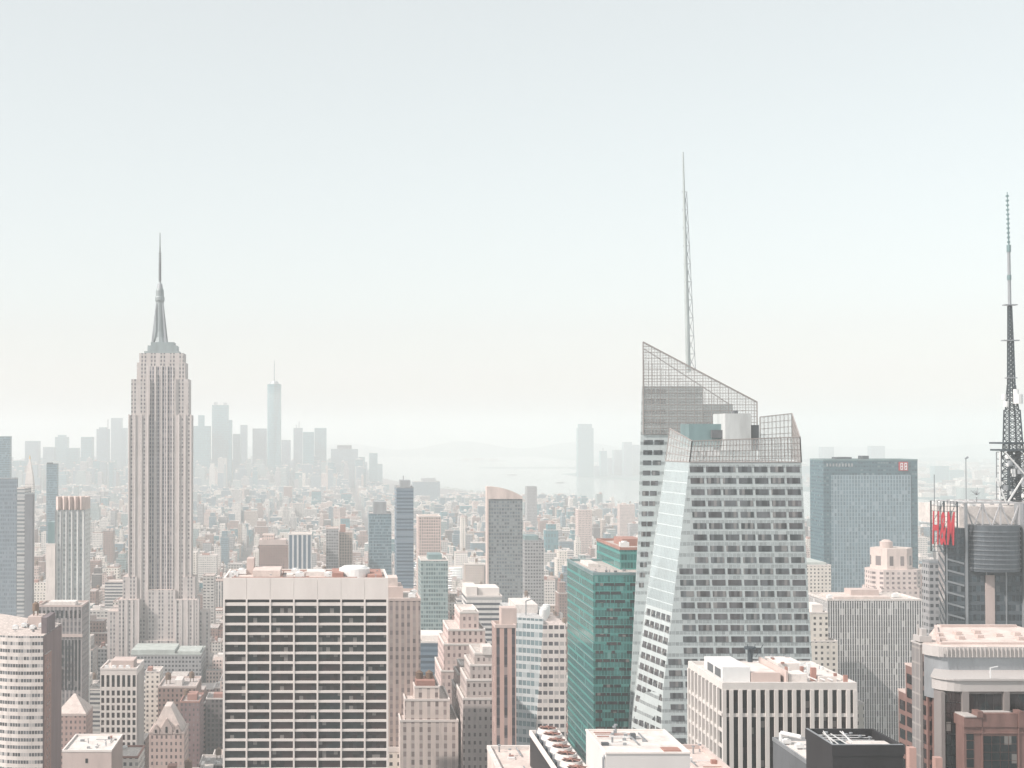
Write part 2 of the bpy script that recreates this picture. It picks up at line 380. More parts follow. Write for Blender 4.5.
def windows(root, quads, mat, name='window', cap=100):
    """quads: (p00,p10,p11,p01, normal, t0, t1); the largest in view are parts of their own, what is over the cap is one more part"""
    for q in quads[:cap]: MB().slab(q[:4], q[4], q[5], q[6]).build(name, mat, root)
    if quads[cap:]:
        m = MB()
        for q in quads[cap:]: m.slab(q[:4], q[4], q[5], q[6])
        tag(m.build(name, mat, root), kind='stuff')

FR = Vector((0, -1, 0)); LF = Vector((-1, 0, 0)); RT = Vector((1, 0, 0))

# ================================================================== LANDMARKS
# ---- white banded office slab in the middle foreground
def white_slab():
    Y = 538.; D = 36.; zt = Z(578, Y); xa, xb = X(223, Y, 600), X(388.3, Y, 600)
    root = thing('office_tower', 'broad white office slab with seven bays of dark ribbon windows, nearest on the centre left', 'skyscraper', ((xa + xb) / 2, Y, 1.5))
    claim(xa, xb, Y, Y + D, zt)
    m = MB(); m.box(xa + .3, xb - .3, Y + .9, Y + D, 1.5, Z(598.4, Y)); m.build('core', M['black_wall'], root)
    m = MB(); z0 = Z(599.5, Y)
    for i in range(7):
        u0 = xa + (xb - xa) * i / 7 + .04; u1 = xa + (xb - xa) * (i + 1) / 7 - .04
        m.box(u0, u1, Y, Y + 1.2, z0, zt)
    m.box(xa, xb, Y + 1.21, Y + D, z0, zt - 1.2, 0, 1)
    m.box(xa, xa + .8, Y + 1.22, Y + D, zt - 1.2, zt); m.box(xb - .8, xb, Y + 1.22, Y + D, zt - 1.2, zt); m.box(xa + .8, xb - .8, Y + D - .8, Y + D, zt - 1.2, zt)
    m.build('wall', [M['white_stone'], M['salmon_roof']], root)
    pitch = 9.66; rows = []
    y = 605.0
    m = MB(); n = 0
    for i in range(8):      # piers
        c = xa + (xb - xa) * i / 7; hw = .33 if 0 < i < 7 else .38
        c = min(max(c, xa + hw), xb - hw); m.box(c - hw, c + hw, Y - .25, Y + .95, 1.5, z0)
    m.build('pier', M['white_stone'], root)
    m = MB(); m.box(xa + .4, xb - .4, Y, Y + .92, Z(605.8, Y), Z(602.6, Y)); q = []
    k = 0
    while 607 + pitch * k < 1050:
        y0 = 606 + pitch * k; m.box(xa + .4, xb - .4, Y + .001 * (k % 2), Y + .92, Z(y0 + pitch, Y), Z(y0 + 7.3, Y))
        if y0 < 780:
            for i in range(7):
                u0 = xa + (xb - xa) * i / 7 + .38; u1 = xa + (xb - xa) * (i + 1) / 7 - .38
                za, zb = Z(y0 + 7.3, Y), Z(y0, Y)
                q.append(((u0, Y + .8, za), (u1, Y + .8, za), (u1, Y + .8, zb), (u0, Y + .8, zb), FR, 0, .15))
        k += 1
    m.build('spandrel', M['white_stone'], root)
    mg = facade('ribbon_glass', (.03, .032, .036), (.05, .055, .062), 1.55, 3.75, .9, 1.0, var=.6, blind=.10, grough=.15, wallspec=.5)
    windows(root, q, M['glass_dark'])
    # roof clutter
    zr = zt - 1.2
    def rb(u0, u1, v0, v1, h, mt, nm): MB().box(xa + u0 * (xb - xa), xa + u1 * (xb - xa), Y + v0 * D, Y + v1 * D, zr + .01, zr + h).build(nm, M[mt], root)
    rb(.17, .34, .3, .8, 3.0, 'salmon_roof', 'roof_house'); rb(.12, .165, .7, .95, 6.5, 'pink_stone', 'stair_house')
    rb(.38, .42, .2, .4, 1.8, 'white_stone', 'vent_box'); rb(.5, .62, .55, .9, 1.6, 'pale_roof', 'vent_box'); rb(.66, .73, .25, .8, 2.2, 'brick', 'louvre_well')
    rb(.88, .97, .25, .95, 1.4, 'brick', 'louvre_well')
    m = MB(); m.cyl(xa + .80 * (xb - xa), Y + .5 * D, zr, zr + 3.4, 6.2, n=24); m.cyl(xa + .80 * (xb - xa), Y + .5 * D, zr + 3.4, zr + 4.2, 5.4, 4.6, n=24); m.build('round_tank', M['white_metal'], root)
    m = MB()
    for v in (.15, .9): m.bar((xa + 3, Y + v * D, zr + .9), (xb - 12, Y + v * D, zr + .9), .25)
    for u in (.06, .35, .48, .62): m.bar((xa + u * (xb - xa), Y + 3, zr + .7), (xa + u * (xb - xa), Y + D - 3, zr + .7), .25)
    m.build('roof_pipe', M['brick'], root)
    clutter(root, xa, xb, Y, Y + D, zr, 34, 4)
    for u, v in ((.05, .4), (.09, .7), (.43, .7), (.46, .3), (.64, .3)): acunit(root, xa + u * (xb - xa), Y + v * D, zr, 1.1)
white_slab()

# ---- tall stone tower with mast (left)
def stone_tower():
    Y = 1270.
    root = thing('stone_skyscraper', 'tall art deco limestone skyscraper with setbacks and a pointed mast, highest on the left', 'skyscraper', (X(159.5, Y), Y + 28, 1.5))
    st = facade('limestone', (.52, .475, .46), (.12, .115, .13), 2.95, 3.65, .5, .52, sp=(.42, .40, .39), roof=(.66, .56, .52), var=.3, blind=.14, group=3, grough=.3)
    mid = facade('limestone_centre', (.50, .45, .44), (.09, .10, .13), 2.4, 3.65, .6, .6, sp=(.27, .27, .29), roof=(.6, .55, .52), var=.3, blind=.1, grough=.25)
    pier = plain('limestone_pier', (.60, .55, .53), .8, var=.08)
    Bz = {}
    def blk(nm, a, b, yt, yo, d, mt=st, zb=1.5):
        xa, xb = X(a, Y, 500), X(b, Y, 500); m = MB(); m.box(xa, xb, Y + yo, Y + yo + d, zb, Z(yt, Y)); return m.build(nm, mt, root)
    claim(X(108, Y), X(210, Y), Y - 8, Y + 62, 30); claim(X(128, Y), X(191, Y), Y, Y + 50, Z(350, Y))
    blk('base_wing', 108, 119.4, 611, -2, 55); blk('base_wing', 199.4, 209, 611, -2, 20)
    blk('front_wing', 119.6, 140, 599, -6, 60); blk('front_wing', 176, 197.8, 599, -6, 30)
    blk('side_wing', 122.5, 137, 577, 1.5, 50); blk('side_wing', 182, 195, 577, 1.5, 22)
    blk('shaft_corner', 128, 148, 415, 3.5, 30); blk('shaft_corner', 171.5, 190.3, 415, 3.5, 24)
    blk('shaft_corner', 130.2, 149, 379, 5, 27, zb=Z(415, Y)); blk('shaft_corner', 171, 188, 379, 5, 22, zb=Z(415, Y))
    blk('shaft_centre', 148.02, 171.4, 366, 7.5, 34, mid)
    blk('crown_block', 135.2, 184, 362, 8.5, 26, zb=Z(380, Y)); blk('crown_block', 137.4, 182, 352.5, 10, 24, zb=Z(362, Y))
    blk('low_front', 148.5, 175.5, 590, 0, 8); blk('low_front', 140.2, 175.8, 640, -4, 10)
    m = MB()     # vertical piers standing proud of the shaft
    for a, yt, yo in ((128.2, 415, 3.2), (134.3, 415, 3.2), (140.6, 415, 3.2), (147.3, 366, 3.3), (154.2, 366, 7.2), (160, 366, 7.2), (165.8, 366, 7.2), (172, 366, 3.3), (178.4, 415, 3.2), (184.6, 415, 3.2), (190.4, 415, 3.2)):
        xa = X(a, Y, 500); m.box(xa - .55, xa + .55, Y + yo - .6, Y + yo + .3, 90, Z(yt, Y) + .8)
    for a in (123, 128, 133.5, 139.5, 176.6, 182, 188, 193.5, 198.8):
        xa = X(a, Y, 600); m.box(xa - .6, xa + .6, Y - 6.6, Y - 5.8, 1.5, Z(599, Y) + .8)
    m.build('pier', pier, root)
    # deck and mast
    c = Y + 24; cx = X(159.8, c, 345)
    m = MB(); m.box(X(142.4, Y, 350), X(177, Y, 350), Y + 13, Y + 35, Z(352.4, Y), Z(350.2, Y)); m.box(X(145, Y), X(174.5, Y), Y + 14, Y + 34, Z(350.1, Y), Z(344.5, Y)); m.box(X(148, Y), X(171.5, Y), Y + 16, Y + 32, Z(344.4, Y), Z(341, Y)); m.build('observation_deck', plain('deck_metal', (.28, .33, .34), .5, metal=.3), root)
    m = MB(); s = Y / FPX
    prof = [(341, 8.2), (336, 6.4), (330, 5.3), (322, 4.7), (312, 4.3), (300, 4.0), (298, 4.8), (295, 4.8), (294, 4.2), (288, 4.0), (286, 3.4)]
    for (ya, ra), (yb, rb_) in zip(prof, prof[1:]): m.cyl(cx, c, Z(ya, Y), Z(yb, Y), ra * s, rb_ * s, n=16)
    mm_ = plain('mast_metal', (.27, .31, .32), .5, metal=.3); m.build('mast', mm_, root)
    m = MB()
    for i in range(4):
        a = math.pi / 4 + i * math.pi / 2
        m.hexa([(cx + 8.6 * math.cos(a) + dx, c + 8.6 * math.sin(a) + dy, Z(341, Y)) for dx, dy in ((-1, -1), (1, -1), (1, 1), (-1, 1))] +
               [(cx + 3.9 * math.cos(a) + dx, c + 3.9 * math.sin(a) + dy, Z(301, Y)) for dx, dy in ((-.5, -.5), (.5, -.5), (.5, .5), (-.5, .5))])
    m.build('mast_fin', M['grey_metal'], root)
    m = MB(); m.cyl(cx, c, Z(286, Y), Z(281, Y), 3.2 * s, 2.4 * s, n=16); m.cyl(cx, c, Z(281, Y), Z(279, Y), 1.5 * s, 1.2 * s, n=10); m.build('mast_cap', M['grey_metal'], root)
    m = MB(); m.cyl(cx, c, Z(279, Y), Z(258, Y), 1.15 * s, 1.0 * s, n=8); m.cyl(cx, c, Z(258, Y), Z(244, Y), .85 * s, .7 * s, n=8); m.cyl(cx, c, Z(244, Y), Z(229, Y), .55 * s, .35 * s, n=6)
    for k in range(12): yy = 277 - k * 2.4; m.box(cx - 1.5, cx + 1.5, c - .4, c + .4, Z(yy, Y), Z(yy - .7, Y))
    m.build('antenna', M['louvre'], root)
stone_tower()

# ---- faceted glass tower with sloping crown
def crystal_tower():
    root = thing('glass_skyscraper', 'faceted pale glass skyscraper with slanted lattice crown and slender spire', 'skyscraper', (X(720, 560), 575, 1.5))
    skin = facade('crystal_skin', (.47, .525, .53), (.36, .40, .41), 1.5, 4.35, .9, .3, var=.18, blind=.05, grough=.2, roof=(.5, .5, .5), wallspec=.7, dirt=.06, gm=.2)
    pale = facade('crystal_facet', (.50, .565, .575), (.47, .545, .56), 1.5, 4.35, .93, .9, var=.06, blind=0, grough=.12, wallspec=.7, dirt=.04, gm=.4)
    g = glassmat('crystal_window', (.12, .125, .135), metal=.3, cell=(1.1, 1.1, 4.35), blind=.16, var=.7, refl_tint=.15)
    Yf, Yc, Yr = 540., 566., 600.
    def line(p, q, y): return p[0] + (q[0] - p[0]) * (y - p[1]) / (q[1] - p[1])
    YB = 1095.
    fl = lambda y: line((692, 441), (663, 690), y) if y < 690 else 663 - (y - 690) * .03
    fr = lambda y: line((800, 437), (812, 660), y)
    cl = lambda y: line((670, 430), (645, 612), y) if y < 612 else line((645, 612), (630, 735), y) if y < 735 else 630 - (y - 735) * .05
    rl = lambda y: line((643, 342), (638, 540), y) if y < 540 else line((638, 540), (629, 735), y) if y < 735 else 629 - (y - 735) * .05
    def at(fn, y, Yd): return P(fn(y), y, Yd)
    yfb = {}
    # front mass: pieces between break levels, sides fr / fl at Yf, cl at Yc, back at Yr+25
    levels = [462, 612, 690, 735, 1000]
    body = MB(); facet = MB()
    claim(X(650, Yf), X(812, Yf), Yf, Yr + 40, Z(437, Yf))
    ysc = lambda z, Yd: HY - (z - CAMZ) / Yd * FPX       # photo row of a height at a depth
    def ring(z):
        yf = ysc(z, Yf); yc = ysc(z, Yc)
        a = P(fl(yf), yf, Yf); b_ = P(fr(yf), yf, Yf); c_ = P(cl(yc), yc, Yc)
        a.z = b_.z = c_.z = z
        return [a, b_, Vector((b_.x + 4, Yr + 30, z)), Vector((c_.x * (Yr + 30) / Yc + .6, Yr + 30, z)), c_]
    zs = [Z(y, Yf) for y in levels]; zs[-1] = 1.5
    rings = [ring(z) for z in zs]
    for lo, hi in zip(rings[1:], rings):
        n = len(body.v); body.v += [tuple(p) for p in lo + hi]
        for i in (0, 1, 2, 3): body.f.append((n + i, n + (i + 1), n + 6 + i, n + 5 + i)); body.m.append(0)
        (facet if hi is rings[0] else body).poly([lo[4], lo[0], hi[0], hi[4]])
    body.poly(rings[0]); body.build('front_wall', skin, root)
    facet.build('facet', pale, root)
    # glass rising above the roof of the front mass
    frame = plain('crown_frame', (.31, .28, .27), .6, var=.1)
    sg = bpy.data.materials.new('crown_glass'); sg.use_nodes = True; t = N(sg.node_tree); bb = sg.node_tree.nodes['Principled BSDF']
    bb.inputs['Base Color'].default_value = (.62, .66, .66, 1); bb.inputs['Alpha'].default_value = .22; bb.inputs['Roughness'].default_value = .12
    def screen(q, nx, nz, name='crown_screen', r=.16):
        q = [Vector(p) for p in q]; n = (q[1] - q[0]).cross(q[3] - q[0]).normalized()
        s_ = MB().slab(q, n, -.04, .04).build(name, sg, root)
        m = MB()
        L = lambda u, v: (q[0] * (1 - u) + q[1] * u) * (1 - v) + (q[3] * (1 - u) + q[2] * u) * v
        for i in range(nx + 1): m.bar(L(i / nx, 0), L(i / nx, 1), r * (1.7 if i in (0, nx) else 1))
        for j in range(nz + 1): m.bar(L(0, j / nz), L(1, j / nz), r * (1.7 if j in (0, nz) else 1))
        m.build('mullion', frame, s_)
    zc = Z(441, Yf); a0, b0, b1, c1, c0 = rings[0]
    aT = P(692, 441, Yf); bT = P(800, 437, Yf); cT = P(670, 428.5, Yc)
    screen([a0, b0, bT, aT], 34, 4)
    screen([c0, a0, aT, cT], 8, 4)
    bk = P(792, 413.5, Yr + 10); bkl = P(760, 417, Yr + 10)
    bkb = Vector((bk.x, bk.y, zs[0])); bklb = Vector((bkl.x, bkl.y, zs[0]))
    screen([b0, bkb, bk, bT], 18, 6); screen([bklb, bkb, bk, bkl], 8, 7)
    # rear mass, taller on the left
    def rring(z):
        yr = ysc(z, Yr); p = P(rl(yr), yr, Yr); q_ = P(758 + (yr - 402) * .03, yr, Yr); p.z = q_.z = z
        return p, q_
    zb = [Z(386, Yr), Z(540, Yr), Z(735, Yr), 1.5]
    m = MB()
    for z1, z0 in zip(zb, zb[1:]):
        p1, q1 = rring(z1); p0, q0 = rring(z0); e = Vector((0, 42, 0))
        if z1 == zb[0]: q1 = P(703, 386, Yr); q1.z = z1; q0 = Vector((q1.x, Yr, z0))
        else: q0 = Vector((X(703, Yr, 500), Yr, z0)); q1 = Vector((q0.x, Yr, z1))
        k_ = 1 + 42 / Yr; b0_ = Vector((p0.x * k_, Yr + 42, p0.z)); b1_ = Vector((p1.x * k_, Yr + 42, p1.z)); m.hexa([p0, q0, q0 + e, b0_, p1, q1, q1 + e, b1_])
    xr = X(703, Yr, 386)
    m.box(xr + .01, X(733, Yr, 404), Yr + .3, Yr + 40, 150, Z(404, Yr)); m.box(X(733, Yr, 404) + .02, X(757, Yr, 420), Yr + .5, Yr + 38, 150, Z(425, Yr))
    m.build('rear_wall', skin, root)
    # stair stepped lattice screens over the rear mass
    T0 = P(643, 342, Yr - .5); T1 = P(757, 402, Yr - .5); B0 = P(641.8, 386, Yr - .5); B1 = P(758, 436, Yr - .5); B1.z = min(B1.z, B0.z); B1 = Vector((T1.x + .6, Yr - .5, Z(436, Yr)))
    q = [P(641.4, 434, Yr - .5), Vector((T1.x + .6, Yr - .5, Z(434, Yr))), T1, T0]
    # lattice drawn on the true outline: verticals up to the slope, horizontals clipped by it
    s_ = MB().slab([q[0], q[1], q[2], q[3]], FR, -.04, .04).build('crown_screen', sg, root)
    m = MB(); zbot = q[0].z; x0_, x1_ = T0.x, T1.x
    top = lambda x: T0.z + (T1.z - T0.z) * (x - x0_) / (x1_ - x0_)
    nx = 40
    for i in range(nx + 1):
        x_ = x0_ + (x1_ - x0_) * i / nx; m.bar((x_, Yr - .5, zbot), (x_, Yr - .5, top(x_)), .30 if i in (0, nx) else .16 if i % 3 == 0 else .08)
    z_ = zbot
    while z_ < T0.z - 1:
        xe = x1_ if z_ < T1.z else x0_ + (x1_ - x0_) * (T0.z - z_) / (T0.z - T1.z)
        m.bar((x0_, Yr - .5, z_), (xe, Yr - .5, z_), .17 if int((z_ - zbot) / 1.275 + .5) % 2 == 0 else .08); z_ += 1.275
    m.bar(T0, T1, .4)
    m.build('mullion', frame, s_)
    T2 = P(644, 347, Yr + 40); T3 = Vector((T1.x, Yr + 40, T1.z))
    m = MB(); xk = x0_ * (1 + 40 / Yr) + .3; m.slab([(x0_, Yr, zbot), (xk, Yr + 40, zbot), (xk, Yr + 40, T0.z - 1), (x0_, Yr, T0.z)], LF, -.04, .04); m.build('crown_screen', sg, root)
    m = MB()
    for k in range(9): m.bar((x0_ + (xk - x0_) * k / 8, Yr + 5 * k, zbot), (x0_ + (xk - x0_) * k / 8, Yr + 5 * k, T0.z - .02 * 5 * k), .16)
    for k in range(16): m.bar((x0_, Yr, zbot + 2.6 * k), (xk, Yr + 40, zbot + 2.6 * k), .15)
    for i in range(0, nx + 1, 2):
        x_ = xk + (x1_ - xk) * i / nx; m.bar((x_, Yr + 39, zbot), (x_, Yr + 39, top(x_) - .5), .16)
    z_ = zbot
    while z_ < T0.z - 1:
        xe = x1_ if z_ < T1.z else x0_ + (x1_ - x0_) * (T0.z - z_) / (T0.z - T1.z)
        m.bar((xk, Yr + 39, z_), (max(xe, xk + .1), Yr + 39, z_), .12); z_ += 5.1
    m.bar((xk, Yr + 39, T0.z - .5), (T1.x, Yr + 39, T1.z - .5), .35)
    m.build('crown_brace', frame, root)
    # windows: front face
    q = []; pitch = 11.32; k = 0
    while 466 + pitch * k < 775:
        y0 = 466.5 + pitch * k; y1 = y0 + 5.7
        xr0 = fr(y0) - 2.2; bay = 0
        while True:
            x1w = xr0 - bay * 16.05; x0w = x1w - 13.3
            if x0w < fl(y1) + 1: break
            dx = (fr(y1) - fr(y0))
            q.append((P(x0w + dx, y1, Yf), P(x1w + dx, y1, Yf), P(x1w, y0, Yf), P(x0w, y0, Yf), FR, -.05, .12)); bay += 1
        k += 1
    # largest in view first (those the near roofs leave uncovered)
    q.sort(key=lambda w_: proj(*w_[0])[1] > 655)
    windows(root, q, g)
    q = []
    for k in range(34):     # left rear face and east side
        y0 = 389 + 10.2 * k; y1 = y0 + 4.6
        if y0 > 760: break
        x0w = rl(y0) + 3; x1w = min(cl(ysc(Z(y0, Yr), Yc)) - 4, x0w + 22)
        for a_ in range(2):
            u0 = x0w + (x1w - x0w) * (a_ * .52); u1 = u0 + (x1w - x0w) * .44
            if u1 - u0 > 2: q.append((P(u0, y1, Yr), P(u1, y1, Yr), P(u1, y0, Yr), P(u0, y0, Yr), FR, -.05, .12))
    windows(root, q, g)
    # facet below the bright glass carries slanted rows
    q = []
    for k in range(13):
        z1 = Z(616 + pitch * k, Yf); z0 = z1 - 2.5
        r0, r1 = ring(z0), ring(z1)
        nrm = (r0[0] - r0[4]).cross(r1[4] - r0[4]).normalized()
        if nrm.y > 0: nrm = -nrm
        for i in range(5):
            u0 = .06 + i * .19; u1 = u0 + .145; L = lambda r_, u: r_[4] * (1 - u) + r_[0] * u
            q.append((L(r0, u0), L(r0, u1), L(r1, u1), L(r1, u0), nrm, -.02, .12))
    windows(root, q, g)
    # roof plant
    def rb(a, b, y0, y1, Yd, d, mt, nm): MB().box(X(a, Yd, y0), X(b, Yd, y0), Yd, Yd + d, Z(y1, Yd), Z(y0, Yd)).build(nm, M[mt], root)
    rb(689, 725, 424, 447, 566, 14, 'teal_metal', 'plant_room'); rb(725.3, 751, 413.5, 450, 560, 18, 'plant_grey', 'plant_room'); rb(751.5, 759, 425, 450, 562, 16, 'louvre', 'louvre_wall')
    rb(712, 724, 430, 438, 564, 1.8, 'louvre', 'louvre_wall'); rb(734, 738, 410.5, 413.4, 562, 3, 'louvre', 'roof_vent')
    for x_ in (695, 702, 709, 716): acunit(root, X(x_, 552), 552, zs[0] + 2, 1.0)
    # spire
    Ys = 612.; b0 = P(688.4, 372, Ys); tip = P(683.0, 152, Ys)
    m = MB(); L = lambda u: b0 * (1 - u) + tip * u; yy = lambda y: L((372 - y) / 220)
    for ya, yb, ra, rb_ in ((372, 300, 1.05, .95), (300, 250, .95, .75), (250, 198, .75, .5), (198, 152, .5, .28)): m.bar(yy(ya), yy(yb), ra, n=8, r1=rb_)
    m.build('spire', plain('spire_metal', (.40, .45, .45), .5), root)
    m = MB(); off = lambda y: Vector((1.2 + 2.0 * max(0, (y - 190)) / 180, 0, 0)); prev = None
    for k in range(11):
        y = 192 + 18 * k; y = min(y, 370); p = yy(y); e = p + off(y)
        m.bar(p - Vector((1, 0, 0)), e + Vector((.25, 0, 0)), .18)
        if prev: m.bar(prev, e, .16); m.bar(prev, p, .11); m.bar(prevp, e, .11)
        prev = e; prevp = p
    m.build('spire_lattice', M['grey_metal'], root)
crystal_tower()

# ---- green glass office block
def green_block():
    Y = 650.
    root = thing('office_tower', 'green glass office block with a raised rear tier, left of the faceted glass skyscraper', 'skyscraper', (X(612, Y), Y, 1.5))
    gf = facade('green_curtain', (.06, .25, .23), (.04, .17, .16), 1.5, 4.0, .86, .7, roof=(.58, .52, .49), var=.35, blind=.03, grough=.12, wallspec=.6, gm=.3)
    x0, x1 = X(593.2, Y, 575), X(652, Y, 575); zt = Z(575, Y)
    claim(x0, x1, Y, Y + 71, zt)
    m = MB(); m.box(x0, x1, Y, Y + 71, 1.5, zt); m.build('lower_wall', gf, root)
    parapet(root, x0, x1, Y, Y + 71, zt, 1.2, .7, M['teal_metal'])
    x2, zt2 = X(620, 676, 550), Z(550, 676)
    m = MB(); m.box(x2, X(668, 676), 676, 735, zt + .01, zt2); m.build('upper_wall', gf, root)
    parapet(root, x2, X(668, 676), 676, 735, zt2, 1.3, .8, M['brick'])
    for i in range(6): acunit(root, x2 + 5 + i * 4, 690 + (i * 13) % 30, zt2, 1.4)
    clutter(root, x0, x1 - 4, Y, 672, zt, 16, 7)
    MB().box(x2 + 6, x2 + 16, 700, 720, zt2 + .01, zt2 + 3.5).build('roof_house', M['brick'], root)
    MB().box(X(604, Y), X(615, Y), 690, 712, zt + .01, zt + 1.6).build('roof_house', M['pale_roof'], root)
    q = []; rnd = random.Random(3)
    yy = 583.
    while yy < 770:      # dark open strips, a few bays each
        x_ = 595.5
        while x_ < 634:
            wdt = rnd.choice((3.4, 6.8, 10.2))
            if rnd.random() < .75:
                a, b_ = X(x_, Y, yy), X(min(x_ + wdt, 635.5), Y, yy)
                q.append(((a, Y, Z(yy + 3, Y)), (b_, Y, Z(yy + 3, Y)), (b_, Y, Z(yy, Y)), (a, Y, Z(yy, Y)), FR, -.05, .1))
            x_ += wdt + .8
        yy += 8.45
    q.sort(key=lambda w_: proj(*w_[0])[1] > 760)
    windows(root, q, M['glass_dark'])
    m = MB()     # slim slab edges round the block
    z_ = zt
    while z_ > 60:
        m.box(x0 - .12, x0, Y, Y + 71, z_ - .3, z_); z_ -= 8
    m.build('slab_edge', M['grey_metal'], root)
green_block()

# ---- white piered block right of centre foreground
def pier_block():
    Y = 400.; D = 38.
    root = thing('office_building', 'boxy office of white stone piers, in front of the faceted glass skyscraper', 'office building', (X(790, Y), Y, 1.5))
    x0, x1 = X(722.3, Y, 690), X(857, Y, 690); zt = Z(682.5, Y)
    claim(x0, x1, Y, Y + D, zt)
    m = MB(); m.box(x0 + .7, x1 - .7, Y + .7, Y + D - .7, 1.5, zt - 3); m.build('core', M['black_wall'], root)
    stn = plain('cream_stone', (.62, .59, .565), .8, var=.14)
    m = MB(); m.box(x0, x1, Y, Y + D, zt - 2.0, zt - 1.2, 0, 1)
    for a, b_, c_, d_ in ((x0, x1, Y, Y + .8), (x0, x1, Y + D - .8, Y + D), (x0, x0 + .8, Y + .801, Y + D - .801), (x1 - .8, x1, Y + .801, Y + D - .801)): m.box(a, b_, c_, d_, zt - 1.2, zt)
    zA, zB, zC = Z(690, Y), Z(713.5, Y), Z(717, Y)
    m.box(x0, x1, Y + .001, Y + .8, zA, zt - 2); m.box(x0, x1, Y + .001, Y + .8, zC, zB)
    m.box(x0, x0 + .8, Y + .801, Y + D, zA, zt - 2); m.box(x0, x0 + .8, Y + .801, Y + D, zC, zB)
    m.build('wall', [stn, M['pale_roof']], root)
    nb = 15; m = MB(); q = []
    for i in range(nb + 1):
        c = x0 + (x1 - x0) * i / nb; hw = .55; c = min(max(c, x0 + hw), x1 - hw); m.box(c - hw, c + hw, Y - .3, Y + .75, 1.5, zA)
    for i in range(nb):
        a = x0 + (x1 - x0) * i / nb + .6; b_ = x0 + (x1 - x0) * (i + 1) / nb - .6
        for za, zb in ((zB, zA), (Z(768.5, Y), zC)): q.append(((a, Y + .6, za), (b_, Y + .6, za), (b_, Y + .6, zb), (a, Y + .6, zb), FR, 0, .1))
        q.append(((a, Y + .6, 60), (b_, Y + .6, 60), (b_, Y + .6, Z(770, Y)), (a, Y + .6, Z(770, Y)), FR, 0, .1))
    ns = 9
    for i in range(ns + 1):
        c = Y + .8 + (D - .8) * i / ns; c = min(c, Y + D - .5); m.box(x0 - .3, x0 + .75, c - .5, c + .5, 1.5, zA) if i else None
    for i in range(ns):
        a = Y + .9 + (D - .8) * i / ns + .5; b_ = Y + .8 + (D - .8) * (i + 1) / ns - .5
        q.append(((x0 + .6, b_, zB), (x0 + .6, a, zB), (x0 + .6, a, zA), (x0 + .6, b_, zA), LF, 0, .1))
        for k in range(5):
            zt_ = zC - k * 4.6; q.append(((x0 + .6, b_, zt_ - 3.7), (x0 + .6, a, zt_ - 3.7), (x0 + .6, a, zt_), (x0 + .6, b_, zt_), LF, 0, .1))
    for k in range(12): m.box(x0 + .1, x0 + .72, Y + .9, Y + D - .6, zC - 4.6 * (k + 1), zC - 4.6 * (k + 1) + .9)
    m.build('pier', stn, root)
    windows(root, q, M['glass_dark'])
    zr = zt - 1.2
    def rb(a, b_, v0, v1, h, mt, nm): return MB().box(X(a, Y), X(b_, Y), Y + v0, Y + v1, zr + .01, zr + h).build(nm, M[mt], root)
    p_ = rb(728, 756, 6, 26, 4.6, 'white_metal', 'plant_room')
    m = MB()
    for k in range(2): m.box(X(728, Y) - .1, X(728, Y) + .02, Y + 8 + k * 8, Y + 14 + k * 8, zr + 1.2, zr + 3.6)
    m.build('louvre', M['louvre'], p_)
    rb(757, 789, 8, 30, 2.2, 'pale_roof', 'roof_house'); rb(790, 792, 4, 30, 3.8, 'pink_stone', 'screen_wall'); rb(757, 786, 5.5, 7.8, 3.0, 'pink_stone', 'screen_wall')
    rb(793, 812, 4.5, 12, 2.8, 'pale_roof', 'roof_house'); rb(800, 826, 20, 33, 3.4, 'white_stone', 'roof_house'); rb(828, 846, 8, 30, 1.5, 'pale_roof', 'roof_house')
    m = MB(); m.cyl(X(781, Y), Y + 30, zr, zr + 6.2, .8, n=12); m.cyl(X(781, Y), Y + 30, zr + 6.2, zr + 6.9, 1.8, n=12); m.build('exhaust_stack', M['dark_metal'], root)
    m = MB()
    for k in range(5): m.bar((X(806 + k * 8, Y), Y + 5, zr + 1), (X(800 + k * 8, Y), Y + 33, zr + 1), .22)
    m.bar((X(740, Y), Y + 32, zr + 1.5), (X(848, Y), Y + 32, zr + 1.5), .3); m.build('roof_pipe', M['white_metal'], root)
    for k in range(7): acunit(root, X(762 + k * 12, Y), Y + 34 - (k % 3) * 9, zr + (0 if k % 3 == 0 else 0), .8)
    rq = random.Random(8)
    for k in range(16):
        a, v = rq.uniform(794, 850), rq.uniform(3, 34); MB().box(X(a, Y), X(a, Y) + rq.uniform(.4, 1.6), Y + v, Y + v + rq.uniform(.4, 1.5), zr + (3.41 if 799 < a < 827 and v > 18.5 else 2.81 if a < 813 and v < 13 else 1.51 if 826 < a < 847 else .01), zr + 3.9 if a < 828 else zr + 2.4).build('roof_vent', M[rq.choice(['grey_metal', 'white_metal', 'brick'])], root)
    m = MB()
    for k in range(3): m.bar((X(778, Y) + k, Y + 28, zr + 4), (X(776, Y) + k * 2.5, Y + 28, zr + 8), .12)
    m.build('aerial', M['dark_metal'], root)
pier_block()

